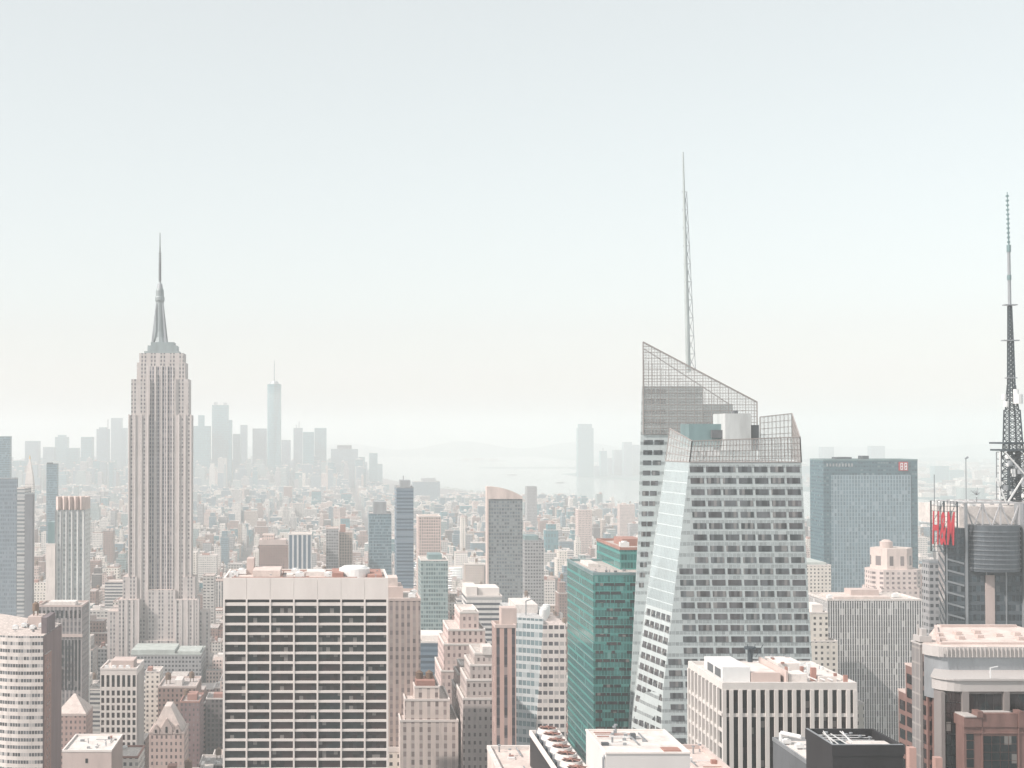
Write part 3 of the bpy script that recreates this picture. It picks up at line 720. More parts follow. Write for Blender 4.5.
# ---- blue slab with red badge (far right)
def blue_slab():
    Y = 1450.; D = 41.
    root = thing('office_tower', 'broad blue glass slab with a red badge on its top corner, far right', 'skyscraper', (X(868, Y), Y, 1.5))
    fr_ = facade('slab_frame', (.06, .13, .16), (.055, .11, .14), 3, 3.9, .8, .5, roof=(.4, .4, .4), grough=.2, wallspec=.5)
    inn = facade('slab_grid', (.26, .34, .38), (.13, .20, .24), 3.1, 3.9, .66, .86, var=.22, blind=.06, grough=.15)
    x0, x1 = X(823.5, Y, 470), X(917.5, Y, 470); zt = Z(460.5, Y); claim(x0, x1, Y, Y + D, zt)
    MB().box(x0, x1, Y, Y + D, 1.5, zt).build('wall', fr_, root)
    MB().box(X(831.5, Y), X(911, Y), Y - .8, Y - .01, 1.5, Z(475, Y)).build('window_grid', inn, root)
    bd = MB().box(X(899.3, Y), X(908.2, Y), Y - 1.2, Y - .02, Z(470.6, Y), Z(461.8, Y)).build('badge', M['red_sign'], root)
    m = MB()
    for s_ in (0, 1):
        a = X(900.6 + 4.0 * s_, Y); b_ = X(903.2 + 4.0 * s_, Y)
        for yy in (462.8, 465.8, 468.8): m.box(a, b_, Y - 1.35, Y - 1.21, Z(yy + 1, Y), Z(yy, Y))
        m.box(a, a + .7, Y - 1.36, Y - 1.22, Z(469.5, Y), Z(463, Y)); m.box(b_ - .7, b_, Y - 1.37, Y - 1.23, Z(469.5, Y), Z(463, Y))
    m.build('badge_mark', M['white_metal'], bd)
    m = MB()
    for k in range(9): m.box(X(815 + k * 3.1 + 12, Y), X(816.6 + k * 3.1 + 12, Y), Y - .3, Y - .02, Z(466.5, Y), Z(463.5, Y))
    m.build('lettering', M['grey_metal'], root)
    MB().box(X(841, Y), X(856, Y), Y + 10, Y + 25, zt, zt + 3.4).build('roof_house', M['dark_metal'], root); MB().box(X(866, Y), X(872.5, Y), Y + 8, Y + 20, zt, zt + 4.8).build('roof_house', M['dark_metal'], root)
    parapet(root, x0, x1, Y, Y + D, zt, 1.4, .8, M['teal_metal'])
blue_slab()

# ---- deco tower with round turret
def deco():
    Y = 1150.
    root = thing('deco_tower', 'pink stone tower with chamfered crown and round turret, in front of the blue glass slab', 'building', (X(893, Y), Y, 1.5))
    dm = facade('deco_stone', (.62, .53, .50), (.20, .17, .17), 4.6, 4.0, .46, .5, roof=(.7, .6, .56), var=.3)
    def oct_(a, b_, y0, d, c):
        x0, x1 = X(a, Y + d * .8), X(b_, Y); return [(x0 + c, y0), (x1 - c, y0), (x1, y0 + c), (x1, y0 + d - c), (x1 - c, y0 + d), (x0 + c, y0 + d), (x0, y0 + d - c), (x0, y0 + c)]
    claim(X(864, Y), X(925, Y), Y, Y + 46, Z(550, Y))
    MB().prism(oct_(864, 925, Y, 30, 7), 1.5, Z(570, Y)).build('wall', dm, root)
    MB().prism(oct_(861, 927, Y - 1, 32, 7), 1.5, Z(588, Y)).build('lower_wall', dm, root)
    MB().prism(oct_(870, 918, Y + 3, 24, 8), Z(570, Y), Z(549, Y)).build('crown', facade('crown_stone', (.64, .54, .50), (.2, .17, .17), 9, 16, .35, .5, roof=(.72, .63, .58)), root)
    m = MB(); c = X(893.5, Y); m.cyl(c, Y + 15, Z(549, Y), Z(543, Y), 5.2, n=20); m.cyl(c, Y + 15, Z(543, Y), Z(541, Y), 4.6, 2.5, n=20); m.build('turret', M['pink_stone'], root)
deco()

# ---- dark media tower with lattice mast at the right edge
def media_tower():
    Y = 600.
    root = thing('media_tower', 'dark glass tower with red lettered corner frame and round drum under a tall lattice mast', 'skyscraper', (X(990, Y), Y, 1.5))
    wl = facade('dark_curtain', (.075, .095, .11), (.045, .065, .08), 1.7, 4.2, .86, .62, roof=(.6, .56, .53), var=.5, blind=.07, grough=.1, wallspec=.6, gm=.35)
    x0 = X(944.5, Y, 520); x1 = X(1062, Y, 520); zt = Z(528, Y); zr = Z(503, Y)
    claim(x0 - 6, x1, Y, Y + 60, zr)
    MB().prism([(x0, Y), (x1, Y), (x1, Y + 58), (x0 * 1.085, Y + 58)], 1.5, zt).build('wall', wl, root)
    MB().box(X(968, Y), X(1060, Y), Y + 8, Y + 50, zt + .01, Z(508, Y)).build('roof_house', M['pale_roof'], root)
    m = MB()
    for k in range(6): m.box(X(944, Y + 2) + k * 8.6, X(944, Y + 2) + k * 8.6 + .5, Y - .35, Y, 1.5, zt)
    m.box(X(965, Y), X(965, Y) + 1, Y - .6, Y, 1.5, zr); m.build('fin', M['grey_metal'], root)
    # slanting light bands on the corner bays
    m = MB()
    for k in range(10):
        z_ = Z(560 + k * 11, Y); m.hexa([(x0 + 1, Y - .2, z_), (X(964, Y), Y - .2, z_ - 2), (X(964, Y), Y, z_ - 2), (x0 + 1, Y, z_), (x0 + 1, Y - .2, z_ + .8), (X(964, Y), Y - .2, z_ - 1.2), (X(964, Y), Y, z_ - 1.2), (x0 + 1, Y, z_ + .8)])
    m.build('sunshade', M['grey_metal'], root)
    # drum
    cx = X(995, Y); r = (X(1021, Y) - X(969, Y)) / 2
    m = MB(); m.cyl(cx, Y + 2, Z(571, Y), Z(525, Y), r, n=40, ry=.75); dr = m.build('drum', plain('drum_metal', (.12, .14, .16), .4, metal=.5), root)
    m = MB()
    for k in range(9): yy = 530.5 + k * 4.6; m.cyl(cx, Y + 2, Z(yy + 1.1, Y), Z(yy, Y), r + .3, n=40, ry=.765)
    m.build('drum_band', plain('band_metal', (.19, .21, .23), .5, metal=.4), dr)
    MB().box(X(985, Y), X(994, Y), Y - .5, Y - .01, 1.5, Z(575, Y)).build('reflection_strip', M['pink_stone'], root)  # pink reflection of a neighbouring building, painted as a flat strip on the glass
    MB().box(X(1021.5, Y), X(1024.5, Y), Y - 2, Y + 6, 1.5, zr).build('corner_pier', M['grey_metal'], root)
    # corner sign frame on the left side
    xs = X(957, Y, 520) - 0.0
    fx0, fx1 = X(931, 612), X(957.5, 600)
    A = Vector((X(931, 604, 525), 604, 0)); B = Vector((X(957.3, 595, 525), 595, 0))
    z0, z1 = Z(552, 600), Z(501, 600)
    fr_ = MB(); nx, nz = 8, 10
    L = lambda u, v: Vector((A.x + (B.x - A.x) * u, A.y + (B.y - A.y) * u, z0 + (z1 - z0) * v))
    for i in range(nx + 1): fr_.bar(L(i / nx, 0), L(i / nx, 1), .12 if i % 4 else .36)
    for j in range(nz + 1): fr_.bar(L(0, j / nz), L(1, j / nz), .12)
    for i in range(0, nx, 4):
        for j in range(0, nz, 5): fr_.bar(L(i / nx, j / nz), L((i + 4) / nx, min(1, (j + 5) / nz)), .1)
    sf = fr_.build('sign_frame', M['dark_metal'], root)
    d = (B - A).normalized()
    tx = bpy.data.curves.new('sign_lettering', 'FONT'); tx.body = 'H&M'; tx.size = 1; tx.shear = .12; tx.extrude = .03; tx.offset = .02; tx.space_character = 1.12
    to = bpy.data.objects.new('tmp', tx); me = None
    COL.objects.link(to); dg = bpy.context.evaluated_depsgraph_get(); me = bpy.data.meshes.new_from_object(to.evaluated_get(dg)); bpy.data.objects.remove(to)
    xs_ = [v.co.x for v in me.vertices]; ys_ = [v.co.y for v in me.vertices]; wx = max(xs_) - min(xs_); wy = max(ys_) - min(ys_)
    W = (B - A).length * .86; H = (z1 - z0) * .66; n_ = d.cross(Vector((0, 0, 1))).normalized()
    for v in me.vertices:
        u = (v.co.x - min(xs_)) / wx; h_ = (v.co.y - min(ys_)) / wy; off = n_ * (v.co.z * 6 + 1.0)
        p = A + d * (W * u + .09 * (B - A).length) + off; v.co = (p.x - root['_o'][0], p.y - root['_o'][1], z0 + (z1 - z0) * .14 + H * h_ - root['_o'][2])
    me.materials.clear(); me.materials.append(M['red_sign'])
    to = bpy.data.objects.new('lettering', me); COL.objects.link(to); to.parent = sf
    # roof truss, white
    m = MB(); z3 = Z(500, Y); xx = [X(a, Y) for a in (966, 984, 1002, 1021, 1040)]
    for yy in (Y + 1, Y + 26):
        m.bar((x0 * yy / Y + 1, yy, zr), (xx[-1], yy, zr), .45)
        for a, b_ in zip(xx, xx[1:]):
            mid = (a + b_) / 2; m.bar((a, yy, zr), (mid, yy, zt), .35); m.bar((mid, yy, zt), (b_, yy, zr), .35); m.bar((a, yy, zt), (a, yy, zr), .4)
    for a in xx: m.bar((a, Y + 1, zr), (a, Y + 26, zr), .35)
    m.build('roof_truss', plain('truss_paint', (.42, .42, .43), .6), root)
    m = MB()
    for a, h_ in ((949, 10), (981.5, 16)): m.bar((X(a, Y), Y + 14, zr), (X(a, Y), Y + 14, zr + h_ * 1.2), .22)
    m.bar((X(981.5, Y) - .3, Y + 14, zr + 19), (X(981.5, Y) + 1, Y + 14, zr + 19.8), .5); m.build('light_pole', M['grey_metal'], root)
    m = MB(); c = Vector((X(990, Y), Y + 12, zr + 3))
    m.cyl(c.x, c.y, zr, zr + 2, .3, n=6)
    for i in range(26):
        a = random.uniform(0, 6.28); e = random.uniform(-.1, 1.4); rr = random.uniform(1.5, 3.4); m.bar(c, c + Vector((rr * math.cos(a) * math.cos(e), rr * math.sin(a) * math.cos(e), rr * math.sin(e))), .07)
    m.build('antenna_cluster', M['grey_metal'], root)
    for k in range(6): acunit(root, X(955 + 8 * k, Y), Y + 14 + (k % 2) * 12, Z(508, Y), 1.0)
    # lattice mast
    mast = MB(); s = Y / FPX
    ms = thing('lattice_mast', 'tall tapering lattice broadcast mast at the right edge, on the dark media tower', 'antenna mast', (X(1014, Y), Y + 30, zr))
    Ym = Y + 20
    def seg(xc0, y0, w0, xc1, y1, w1, n, rad, mb):
        for sx, sy in ((-1, -1), (1, -1), (1, 1), (-1, 1)):
            a = P(xc0, y0, Ym) + Vector((sx * w0 * s / 2, sy * w0 * s / 2, 0)); b_ = P(xc1, y1, Ym) + Vector((sx * w1 * s / 2, sy * w1 * s / 2, 0)); mb.bar(a, b_, rad)
        for k in range(n + 1):
            u = k / n; c_ = P(xc0 + (xc1 - xc0) * u, y0 + (y1 - y0) * u, Ym); hw = (w0 + (w1 - w0) * u) * s / 2
            pts = [c_ + Vector((i * hw, j * hw, 0)) for i, j in ((-1, -1), (1, -1), (1, 1), (-1, 1))]
            for i in range(4): mb.bar(pts[i], pts[(i + 1) % 4], rad * .6)
            if k:
                for i in range(4): mb.bar(pp[i], pts[(i + 1) % 4], rad * .5); mb.bar(pp[(i + 1) % 4], pts[i], rad * .5)
            pp = pts
    m = MB(); seg(1014.5, 502, 20, 1013.5, 450, 17, 7, .42, m); seg(1014.5, 502, 9, 1014, 450, 8, 8, .4, m); m.build('lower_frame', M['dark_metal'], ms)
    m = MB(); seg(1013, 450, 14, 1012, 410, 11, 7, .34, m); seg(1012, 410, 9, 1011.3, 385, 5.5, 5, .32, m); seg(1011.3, 385, 5.2, 1010.5, 340, 4.0, 10, .3, m); seg(1010.5, 340, 3.8, 1009.7, 306, 2.8, 9, .26, m); m.build('upper_frame', M['dark_metal'], ms)
    m = MB()
    for xc, y_, w_ in ((1013, 443, 34), (1013, 450, 32)): c_ = P(xc, y_, Ym); m.box(c_.x - w_ * s / 2, c_.x + w_ * s / 2, Ym - 7, Ym + 7, c_.z - .4, c_.z + .4)
    for k in range(9): c_ = P(997 + k * 4, 450, Ym); m.bar((c_.x, Ym - 7, c_.z), (c_.x, Ym - 7, c_.z + 3.2), .2)
    m.build('platform', M['dark_metal'], ms)
    rq = random.Random(2)
    for k in range(14):
        c_ = P(rq.uniform(1002, 1024), rq.uniform(456, 498), Ym - 6.5); e = rq.uniform(.7, 1.3); MB().cyl(c_.x, c_.y, c_.z - e, c_.z + e, e, n=10).build('dish', M[rq.choice(['white_metal', 'grey_metal'])], ms)
    m = MB()
    for xc, y_, w_ in ((1010.3, 340.5, 16), (1009.8, 305, 13), (1011, 378, 10)): c_ = P(xc, y_, Ym); m.box(c_.x - w_ * s / 2, c_.x + w_ * s / 2, Ym - 1.5, Ym + 1.5, c_.z - .2, c_.z + .25)
    m.build('crossarm', M['grey_metal'], ms)
    m = MB(); m.bar(P(1009.7, 306, Ym), P(1008.8, 250, Ym), 1.7 * s, n=10, r1=1.5 * s); m.build('tube', M['grey_metal'], ms)
    m = MB(); m.bar(P(1009.2, 280, Ym), P(1009.1, 275, Ym), 2.1 * s, n=10); m.bar(P(1008.8, 252, Ym), P(1008.7, 245, Ym), 2.1 * s, n=10); m.build('collar', M['teal_metal'], ms)
    m = MB(); m.bar(P(1008.8, 246, Ym), P(1007.2, 192, Ym), .9 * s, n=6, r1=.5 * s)
    for k in range(11): c_ = P(1008.6 - k * .14, 242 - 4.6 * k, Ym); m.box(c_.x - .5, c_.x + .5, Ym - .5, Ym + .5, c_.z - .4, c_.z + .4)
    m.build('tip', M['teal_metal'], ms)
    m = MB()
    for a, b_, e in ((1004, 397, .8), (1018, 399, 1.5), (1006, 404, .9), (1016, 392, .9)): c_ = P(a, b_, Ym - 4); MB().cyl(c_.x, c_.y, c_.z - 1.4 * e, c_.z + 1.4 * e, 1.3 * e, n=10).build('dish', M['white_metal'], ms)
    m = MB()
    for a, b_ in (((996, 478), (1006, 502)), ((1023, 478), (1008, 502)), ((1000, 452), (1000, 500)), ((1005, 452), (1028, 478))): m.bar(P(a[0], a[1], Ym - 10), P(b_[0], b_[1], Ym - 10), .4)
    m.build('stay', M['white_metal'], ms)
    m = MB(); rr = P(997, 452, Ym - 8)
    for k in range(7): m.bar(P(996.5, 452 + 7 * k, Ym - 8), P(1001, 452 + 7 * k, Ym - 8), .25)
    m.bar(P(996.5, 452, Ym - 8), P(996.5, 500, Ym - 8), .25); m.build('ladder', M['grey_metal'], ms)
media_tower()

# ---- red granite building at the lower right
def granite_block():
    root = thing('granite_building', 'red granite office building with stepped corner towers and grey penthouse, lower right', 'office building', (X(990, 290), 290, 1.5))
    sg = plain('granite_grey', (.23, .21, .205), .6, var=.12); red = M['granite']; wht = plain('cornice_white', (.44, .42, .41), .6, var=.06)
    win = M['glass_dark']
    def rc(a, b_, Y, d, c):     # rounded corner footprint on the left front
        x0, x1 = X(a, Y), X(b_, Y); pts = [(x1, Y), (x1, Y + d), (x0 * (Y + d) / Y + 1.2, Y + d)]
        for k in range(6): t_ = math.pi + math.pi / 2 * k / 5; pts.append((x0 + c + c * math.cos(t_), Y + c + c * math.sin(t_)))
        return pts
    claim(X(905, 300), X(1100, 300), 262, 350, Z(640, 300))
    z = lambda y, Y=290: Z(y, Y)
    MB().prism(rc(933, 1090, 300, 34, 5), z(700, 300), z(657, 300)).build('penthouse_wall', M['grey_metal'], root)
    c = MB(); c.prism(rc(931.5, 1092, 299.3, 35.5, 5), z(657, 300), z(646.5, 300), 0, 1)
    for k in range(22): c.box(X(938 + k * 4.2, 299), X(938.6 + k * 4.2, 299), 298.9, 299.32, z(656.5, 300), z(646.8, 300))
    c.build('cornice', [wht, M['salmon_roof']], root)
    m = MB(); x0, x1 = X(942, 302), X(1080, 302)
    m.box(x0, x1, 303, 303.8, z(646.4, 300), z(644.5, 300)); m.box(x0 * 1.09, x1, 330, 330.8, z(646.4, 300), z(644, 300)); m.bar((x0, 303.9, z(645.4, 300)), (x0 * 1.08, 329.9, z(645.4, 300)), .45)
    for k in range(14): m.box(x0 + 2 + k * 2.6, x0 + 3.4 + k * 2.6, 308 + (k * 7) % 12, 310 + (k * 7) % 12, z(646.4, 300), z(646.4, 300) + .7)
    m.build('roof_rim', M['pink_stone'], root)
    # storey under the penthouse
    MB().prism(rc(941, 1090, 290, 40, 4), 1.5, z(691), 0).build('upper_wall', sg, root)
    c = MB(); c.prism(rc(939.5, 1092, 289.4, 41, 4.2), z(691), z(680)); c.prism(rc(938.8, 1092, 289.0, 42, 4.4), z(680) + .01, z(678.2)); c.build('cornice', wht, root)
    q = []
    for a, b_ in ((967.5, 1000.5), (1008, 1042)):
        for k in range(4): u0, u1 = a + (b_ - a) * k / 4 + .35, a + (b_ - a) * (k + 1) / 4 - .35; q.append(((X(u0, 290), 290, z(710)), (X(u1, 290), 290, z(710)), (X(u1, 290), 290, z(694)), (X(u0, 290), 290, z(694)), FR, .0, .12))
    for k in range(9):
        y0 = 692.5 + k * 10.5
        for u0, u1 in ((943, 947.2), (947.8, 952), (952.6, 957)): q.append(((X(u0 + 2, 290), 290, z(y0 + 9.7)), (X(u1 + 2, 290), 290, z(y0 + 9.7)), (X(u1 + 2, 290), 290, z(y0)), (X(u0 + 2, 290), 290, z(y0)), FR, 0, .14))
    windows(root, q, win)
    m = MB(); m.box(X(960, 290), X(966.5, 290), 289.3, 289.99, 1.5, z(691)); m.box(X(1001.5, 290), X(1007, 290), 289.3, 289.99, z(722), z(691)); m.box(X(939.7, 290), X(943.5, 290), 289.8, 293, 1.5, z(692)); m.build('pilaster', sg, root)
    # lower red front
    YF = 285.5; zz = lambda y: Z(y, YF)
    f = MB(); f.box(X(962.5, YF), X(1100, YF), YF, 289.2, 1.5, zz(727)); f.build('front_wall', red, root)
    f = MB()
    f.box(X(962, YF), X(980, YF), YF - .3, YF + 6, zz(726.9), zz(717)); f.box(X(975, YF), X(980.5, YF), YF - .6, YF + 2, zz(717), zz(711)); f.box(X(980.5, YF), X(1016, YF), YF - .2, YF + 1.2, zz(726.9), zz(713.5))
    f.box(X(1016.2, YF), X(1021.5, YF), YF - .6, YF + 2, zz(726.9), zz(711)); f.box(X(1021.6, YF), X(1080, YF), YF - .2, YF + 1.2, zz(726.9), zz(713.5))
    f.build('parapet', M['granite'], root)
    f = MB(); f.box(X(981, YF), X(1015.6, YF), YF + 1.21, YF + 8, zz(722), zz(714.5)); f.box(X(963, YF), X(974.6, YF), YF - .45, YF + 5.8, zz(717) + .01, zz(715.8)); f.build('coping', wht, root)
    q = []
    for k in range(4):
        for j in range(5):
            u0, u1 = 982 + k * 8.4, 989.6 + k * 8.4; y0 = 736 + j * 8.2; q.append(((X(u0, YF), YF, zz(y0 + 7.6)), (X(u1, YF), YF, zz(y0 + 7.6)), (X(u1, YF), YF, zz(y0)), (X(u0, YF), YF, zz(y0)), FR, 0, .1))
    for j in range(6): y0 = 732 + j * 9; q.append(((X(965, YF), YF, zz(y0 + 8)), (X(972, YF), YF, zz(y0 + 8)), (X(972, YF), YF, zz(y0)), (X(965, YF), YF, zz(y0)), FR, 0, .1))
    windows(root, q, win)
    m = MB()
    for a in (980, 1016.5): m.box(X(a, YF), X(a + 1, YF), YF - .25, YF, 1.5, zz(727))
    for yy in (733.5,): m.box(X(962.5, YF), X(1080, YF), YF - .2, YF, zz(yy), zz(yy - 1.2))
    m.build('pilaster', M['granite'], root)
    # stepped corner towers to the left
    for a, b_, yt, Yd, mt in ((932.5, 940.5, 668, 303, 'granite'), (926.5, 932.4, 655, 304, 'granite'), (919.5, 926.3, 645, 306, 'grey_stone'), (913, 919.4, 668, 310, 'granite'), (905.5, 912.8, 694, 315, 'granite')):
        t_ = MB(); t_.box(X(a, Yd), X(b_, Yd), Yd, Yd + 4.5, 1.5, Z(yt, Yd)); w_ = t_.build('corner_tower', M[mt] if mt == 'granite' else facade('jointed_stone', (.33, .31, .30), (.2, .19, .19), 2.2, 3.4, .82, .88, var=.1, blind=0, grough=.6), root)
        MB().box(X(a - .4, Yd), X(b_ + .1, Yd), Yd - .4, Yd + 4.8, Z(yt, Yd) + .01, Z(yt - 1.8, Yd)).build('coping', wht if mt != 'granite' else M['pink_stone'], w_)
        q = []
        for k in range(9):
            y0 = yt + 8 + k * 14.5
            if y0 < 770: q.append(((X(a + 1.8, Yd), Yd, Z(y0 + 9.5, Yd)), (X(b_ - 1.3, Yd), Yd, Z(y0 + 9.5, Yd)), (X(b_ - 1.3, Yd), Yd, Z(y0, Yd)), (X(a + 1.8, Yd), Yd, Z(y0, Yd)), FR, 0, .12))
            if y0 < 770: q.append(((X(a, Yd), Yd + 3.6, Z(y0 + 9.5, Yd)), (X(a, Yd), Yd + .8, Z(y0 + 9.5, Yd)), (X(a, Yd), Yd + .8, Z(y0, Yd)), (X(a, Yd), Yd + 3.6, Z(y0, Yd)), LF, 0, .12))
        if mt == 'granite': windows(w_, q, win)
    m = MB(); m.box(X(921, 305), X(933, 305), 306, 309.5, Z(645, 305) + .5, Z(637, 305)); m.box(X(924, 305), X(929, 305), 306.5, 309, Z(637, 305), Z(630, 305)); m.bar((X(923, 305), 308, Z(637, 305)), (X(923, 305), 308, Z(626, 305)), .2); m.build('plant_room', wht, root)
    m = MB(); m.box(X(953, 275), X(956, 275), 275.5, 277, 1.5, 1.6)
    m = MB(); p0 = P(998, 691, 286); m.bar((p0.x, 289.2, Z(678, 289)), (p0.x, 289.2, Z(668, 289)), .15); m.bar((p0.x, 289.2, Z(668, 289)), (p0.x + 1.6, 289.2, Z(666.5, 289)), .12); m.build('roof_lamp', M['white_metal'], root)
    for a in (908, 934): f = MB(); f.box(X(a, 268), X(a + 7, 268), 268, 269.5, 1.5, Z(748 if a < 920 else 758, 268)); f.build('corner_pier', plain('granite_pale', (.42, .27, .235), .6), root)
granite_block()

# ---- near roofs along the bottom edge
def near_roofs():
    # salmon flat roof
    Y0, Y1 = 300., 350.; z = Z(746, Y1)
    r = thing('flat_roof_building', 'low block with an empty salmon flat roof, at the bottom left of the cooling fans', 'building', (X(510, Y1), Y0, 1.5))
    MB().box(X(487, Y1), X(531, Y1), Y0, Y1, 1.5, z - .8, 0).build('wall', [M['salmon_roof']], r); parapet(r, X(487, Y1), X(531, Y1), Y0, Y1, z - .8, 1.0, .7, M['pale_roof']); clutter(r, X(487, Y1), X(531, Y1), Y0, Y1, z - .8, 16, 3)
    claim(X(487, Y1), X(531, Y1), Y0, Y1, z)
    # cooling fans roof
    Y0, Y1 = 278., 333.; z = Z(731, Y1); xa, xb = X(529.5, Y1), X(558, Y1)
    r = thing('cooling_roof_building', 'dark-sided block with a row of round rooftop cooling fans, at the bottom centre', 'building', ((xa + xb) / 2, Y0, 1.5)); claim(xa, xb, Y0, Y1, z)
    MB().box(xa, xb, Y0, Y1, 1.5, z - 1, 0, 1).build('wall', [M['black_wall'], M['pale_roof']], r); parapet(r, xa, xb, Y0, Y1, z - 1, 1.2, .35, M['white_stone'])
    MB().box(xa + 1.0, xb - 1.4, Y0 + 2, Y1 - 3, z - .99, z + .9).build('fan_deck', M['grey_metal'], r)
    for k in range(8):
        yy = Y1 - 6.5 - k * 6.4; cx = (xa + xb) / 2 - .2
        m = MB(); m.cyl(cx, yy, z + .91, z + 2.1, 2.5, 2.2, n=24); fn = m.build('cooling_fan', M['pale_roof'], r, smooth=False)
        m = MB(); m.cyl(cx, yy, z + 2.101, z + 2.15, 1.9, n=20); m.build('fan_opening', M['black_wall'], fn)
        m = MB()
        for i in range(4): a = i * math.pi / 4; m.bar((cx - 2.1 * math.cos(a), yy - 2.1 * math.sin(a), z + 2.3), (cx + 2.1 * math.cos(a), yy + 2.1 * math.sin(a), z + 2.3), .09)
        m.cyl(cx, yy, z + 2.2, z + 2.6, .45, n=8); m.build('fan_guard', M['brick'], fn)
        m = MB()
        m.box(xa + .55, xa + .9, yy - 1.5, yy + 1.5, z - .98, z + .5); m.build('duct', M['dark_metal'], r)
    # white box
    Y0, Y1 = 270., 291.; z = Z(754, Y0); xa, xb = X(606, Y0, 754), X(690, Y0, 754)
    r = thing('flat_roof_building', 'plain white windowless box with bare roof, at the bottom centre right of the cooling fans', 'building', ((xa + xb) / 2, Y0, 1.5)); claim(xa, xb, Y0, Y1, z)
    MB().box(xa, xb, Y0, Y1, 1.5, z, 0, 1).build('wall', [plain('white_render', (.62, .60, .59), .8, var=.05), M['pale_roof']], r); parapet(r, xa, xb, Y0, Y1, z + .002, .35, .3, M['white_stone']); clutter(r, xa, xb - 5, Y0 + 6, Y1, z, 14, 1)
    MB().box(xb - 4.6, xb - 1.2, Y0 + 2, Y0 + 5, z + .01, z + .25).build('hatch', M['brick'], r)
    for u, v in ((.35, .55), (.42, .75), (.58, .5), (.3, .35)): acm = MB(); acm.box(xa + u * (xb - xa), xa + u * (xb - xa) + .7, Y0 + v * 21, Y0 + v * 21 + .5, z, z + .5); acm.build('roof_vent', M['grey_metal'], r)
    m = MB(); m.bar((xa - .4, Y0 + .6, z - 14), (xa - .4, Y0 + .6, z - 1.0), .28); m.bar((xa - .4, Y0 + .6, z - 1.0), (xa + .1, Y0 + 1.5, z - .6), .28); m.build('drainpipe', M['grey_metal'], r)
    # salmon roof to its right
    Y0, Y1 = 292., 345.; z = Z(745, Y1); xa, xb = X(655, Y1), X(701, Y1)
    r = thing('flat_roof_building', 'salmon flat roof with raised rim, between the white windowless box and the white-piered office', 'building', ((xa + xb) / 2, Y0, 1.5)); claim(xa, xb, Y0, Y1, z)
    MB().box(xa, xb, Y0, Y1, 1.5, z - .8).build('wall', M['salmon_roof'], r); parapet(r, xa, xb, Y0, Y1, z - .8, 1.0, .8, M['pink_stone']); clutter(r, xa, xb, Y0, Y1, z - .8, 16, 2)
    # black box
    Y0, Y1 = 280., 295.5; z = Z(745, Y0); xa, xb = X(832.5, Y0, 745), X(903, Y0, 745)
    r = thing('black_block', 'black-walled box with open roof trusses, left of the red granite building', 'building', ((xa + xb) / 2, Y0, 1.5)); claim(xa, xb, Y0, Y1, z)
    MB().box(xa, xb, Y0, Y1, 1.5, z - 2.2, 0, 1).build('wall', [M['black_wall'], M['dark_metal']], r); parapet(r, xa, xb, Y0, Y1, z - 2.2, 2.2, .35, M['black_wall'])
    MB().box(xa + 5.5, xb - .8, Y0 + 1.2, Y0 + 7.5, z - 2.19, z - .8).build('roof_house', M['pale_roof'], r)
    m = MB()
    rq = random.Random(9)
    for k in range(6): x_ = xa + .6 + k * 1.1 + rq.uniform(0, 1); m.bar((x_, Y0 + rq.uniform(.5, 6), z - rq.uniform(.4, 1.2)), (x_ + rq.uniform(-1, 3), Y1 - .5, z - rq.uniform(.4, 1)), .12)
    for k in range(3): m.bar((xa + .5, Y0 + 8 + 2.3 * k, z - .7), (xb - rq.uniform(.5, 8), Y0 + 8.4 + 2.3 * k, z - .9), .1)
    clutter(r, xa, xb, Y0 + 7.6, Y1, z - 2.2, 12, 11)
    m.build('roof_truss', M['white_metal'], r)
    m = MB(); m.box(xa - .05, xb + .05, Y0 - .06, Y0 + .4, z + .01, z + .12); m.box(xa - .06, xa + .38, Y0 + .4, Y1, z + .01, z + .12); m.build('coping', M['grey_metal'], r)
    # pale roof behind it
    Y0, Y1 = 300., 345.; z = Z(748, Y1 - 8); xa, xb = X(772, Y1), X(812, Y1)
    r = thing('flat_roof_building', 'low dark-walled block with pale cluttered roof, between the white-piered office and the black box', 'building', ((xa + xb) / 2, Y0, 1.5)); claim(xa, xb, Y0, Y1, z)
    MB().box(xa, xb, Y0, Y1, 1.5, z, 0, 1).build('wall', [M['louvre'], M['pale_roof']], r); parapet(r, xa, xb, Y0, Y1, z, .9, .3, M['grey_metal'])
    for k in range(6): acunit(r, xa + 2 + k * 1.5, Y1 - 4 - k * 5, z, .6)
    m = MB(); m.bar((xa + 1, Y1 - 3, z + 2.6), (xa + 5, Y1 - 6, z + 2.2), .55, n=8); m.bar((xa + 1, Y1 - 3, z), (xa + 1, Y1 - 3, z + 2.6), .5, n=8); m.build('duct', M['white_metal'], r)
    # pink block bottom left
    Y0, Y1 = 560., 590.; z = Z(752, Y0); xa, xb = X(63, Y0), X(112, Y0)
    r = thing('flat_roof_building', 'pink windowless block with a flat white roof, at the bottom left corner area', 'building', ((xa + xb) / 2, Y0, 1.5)); claim(xa, xb, Y0, Y1, z)
    MB().box(xa, xb, Y0, Y1, 1.5, z, 0, 1).build('wall', [M['pink_stone'], M['pale_roof']], r); parapet(r, xa, xb, Y0, Y1, z, .8, .5, M['white_stone']); clutter(r, xa, xb, Y0, Y1, z, 14, 6)
    MB().box(X(86, Y0), X(88.5, Y0), Y0 - .1, Y0 + .1, Z(763, Y0), Z(758.5, Y0)).build('window', M['glass_dark'], r)
near_roofs()

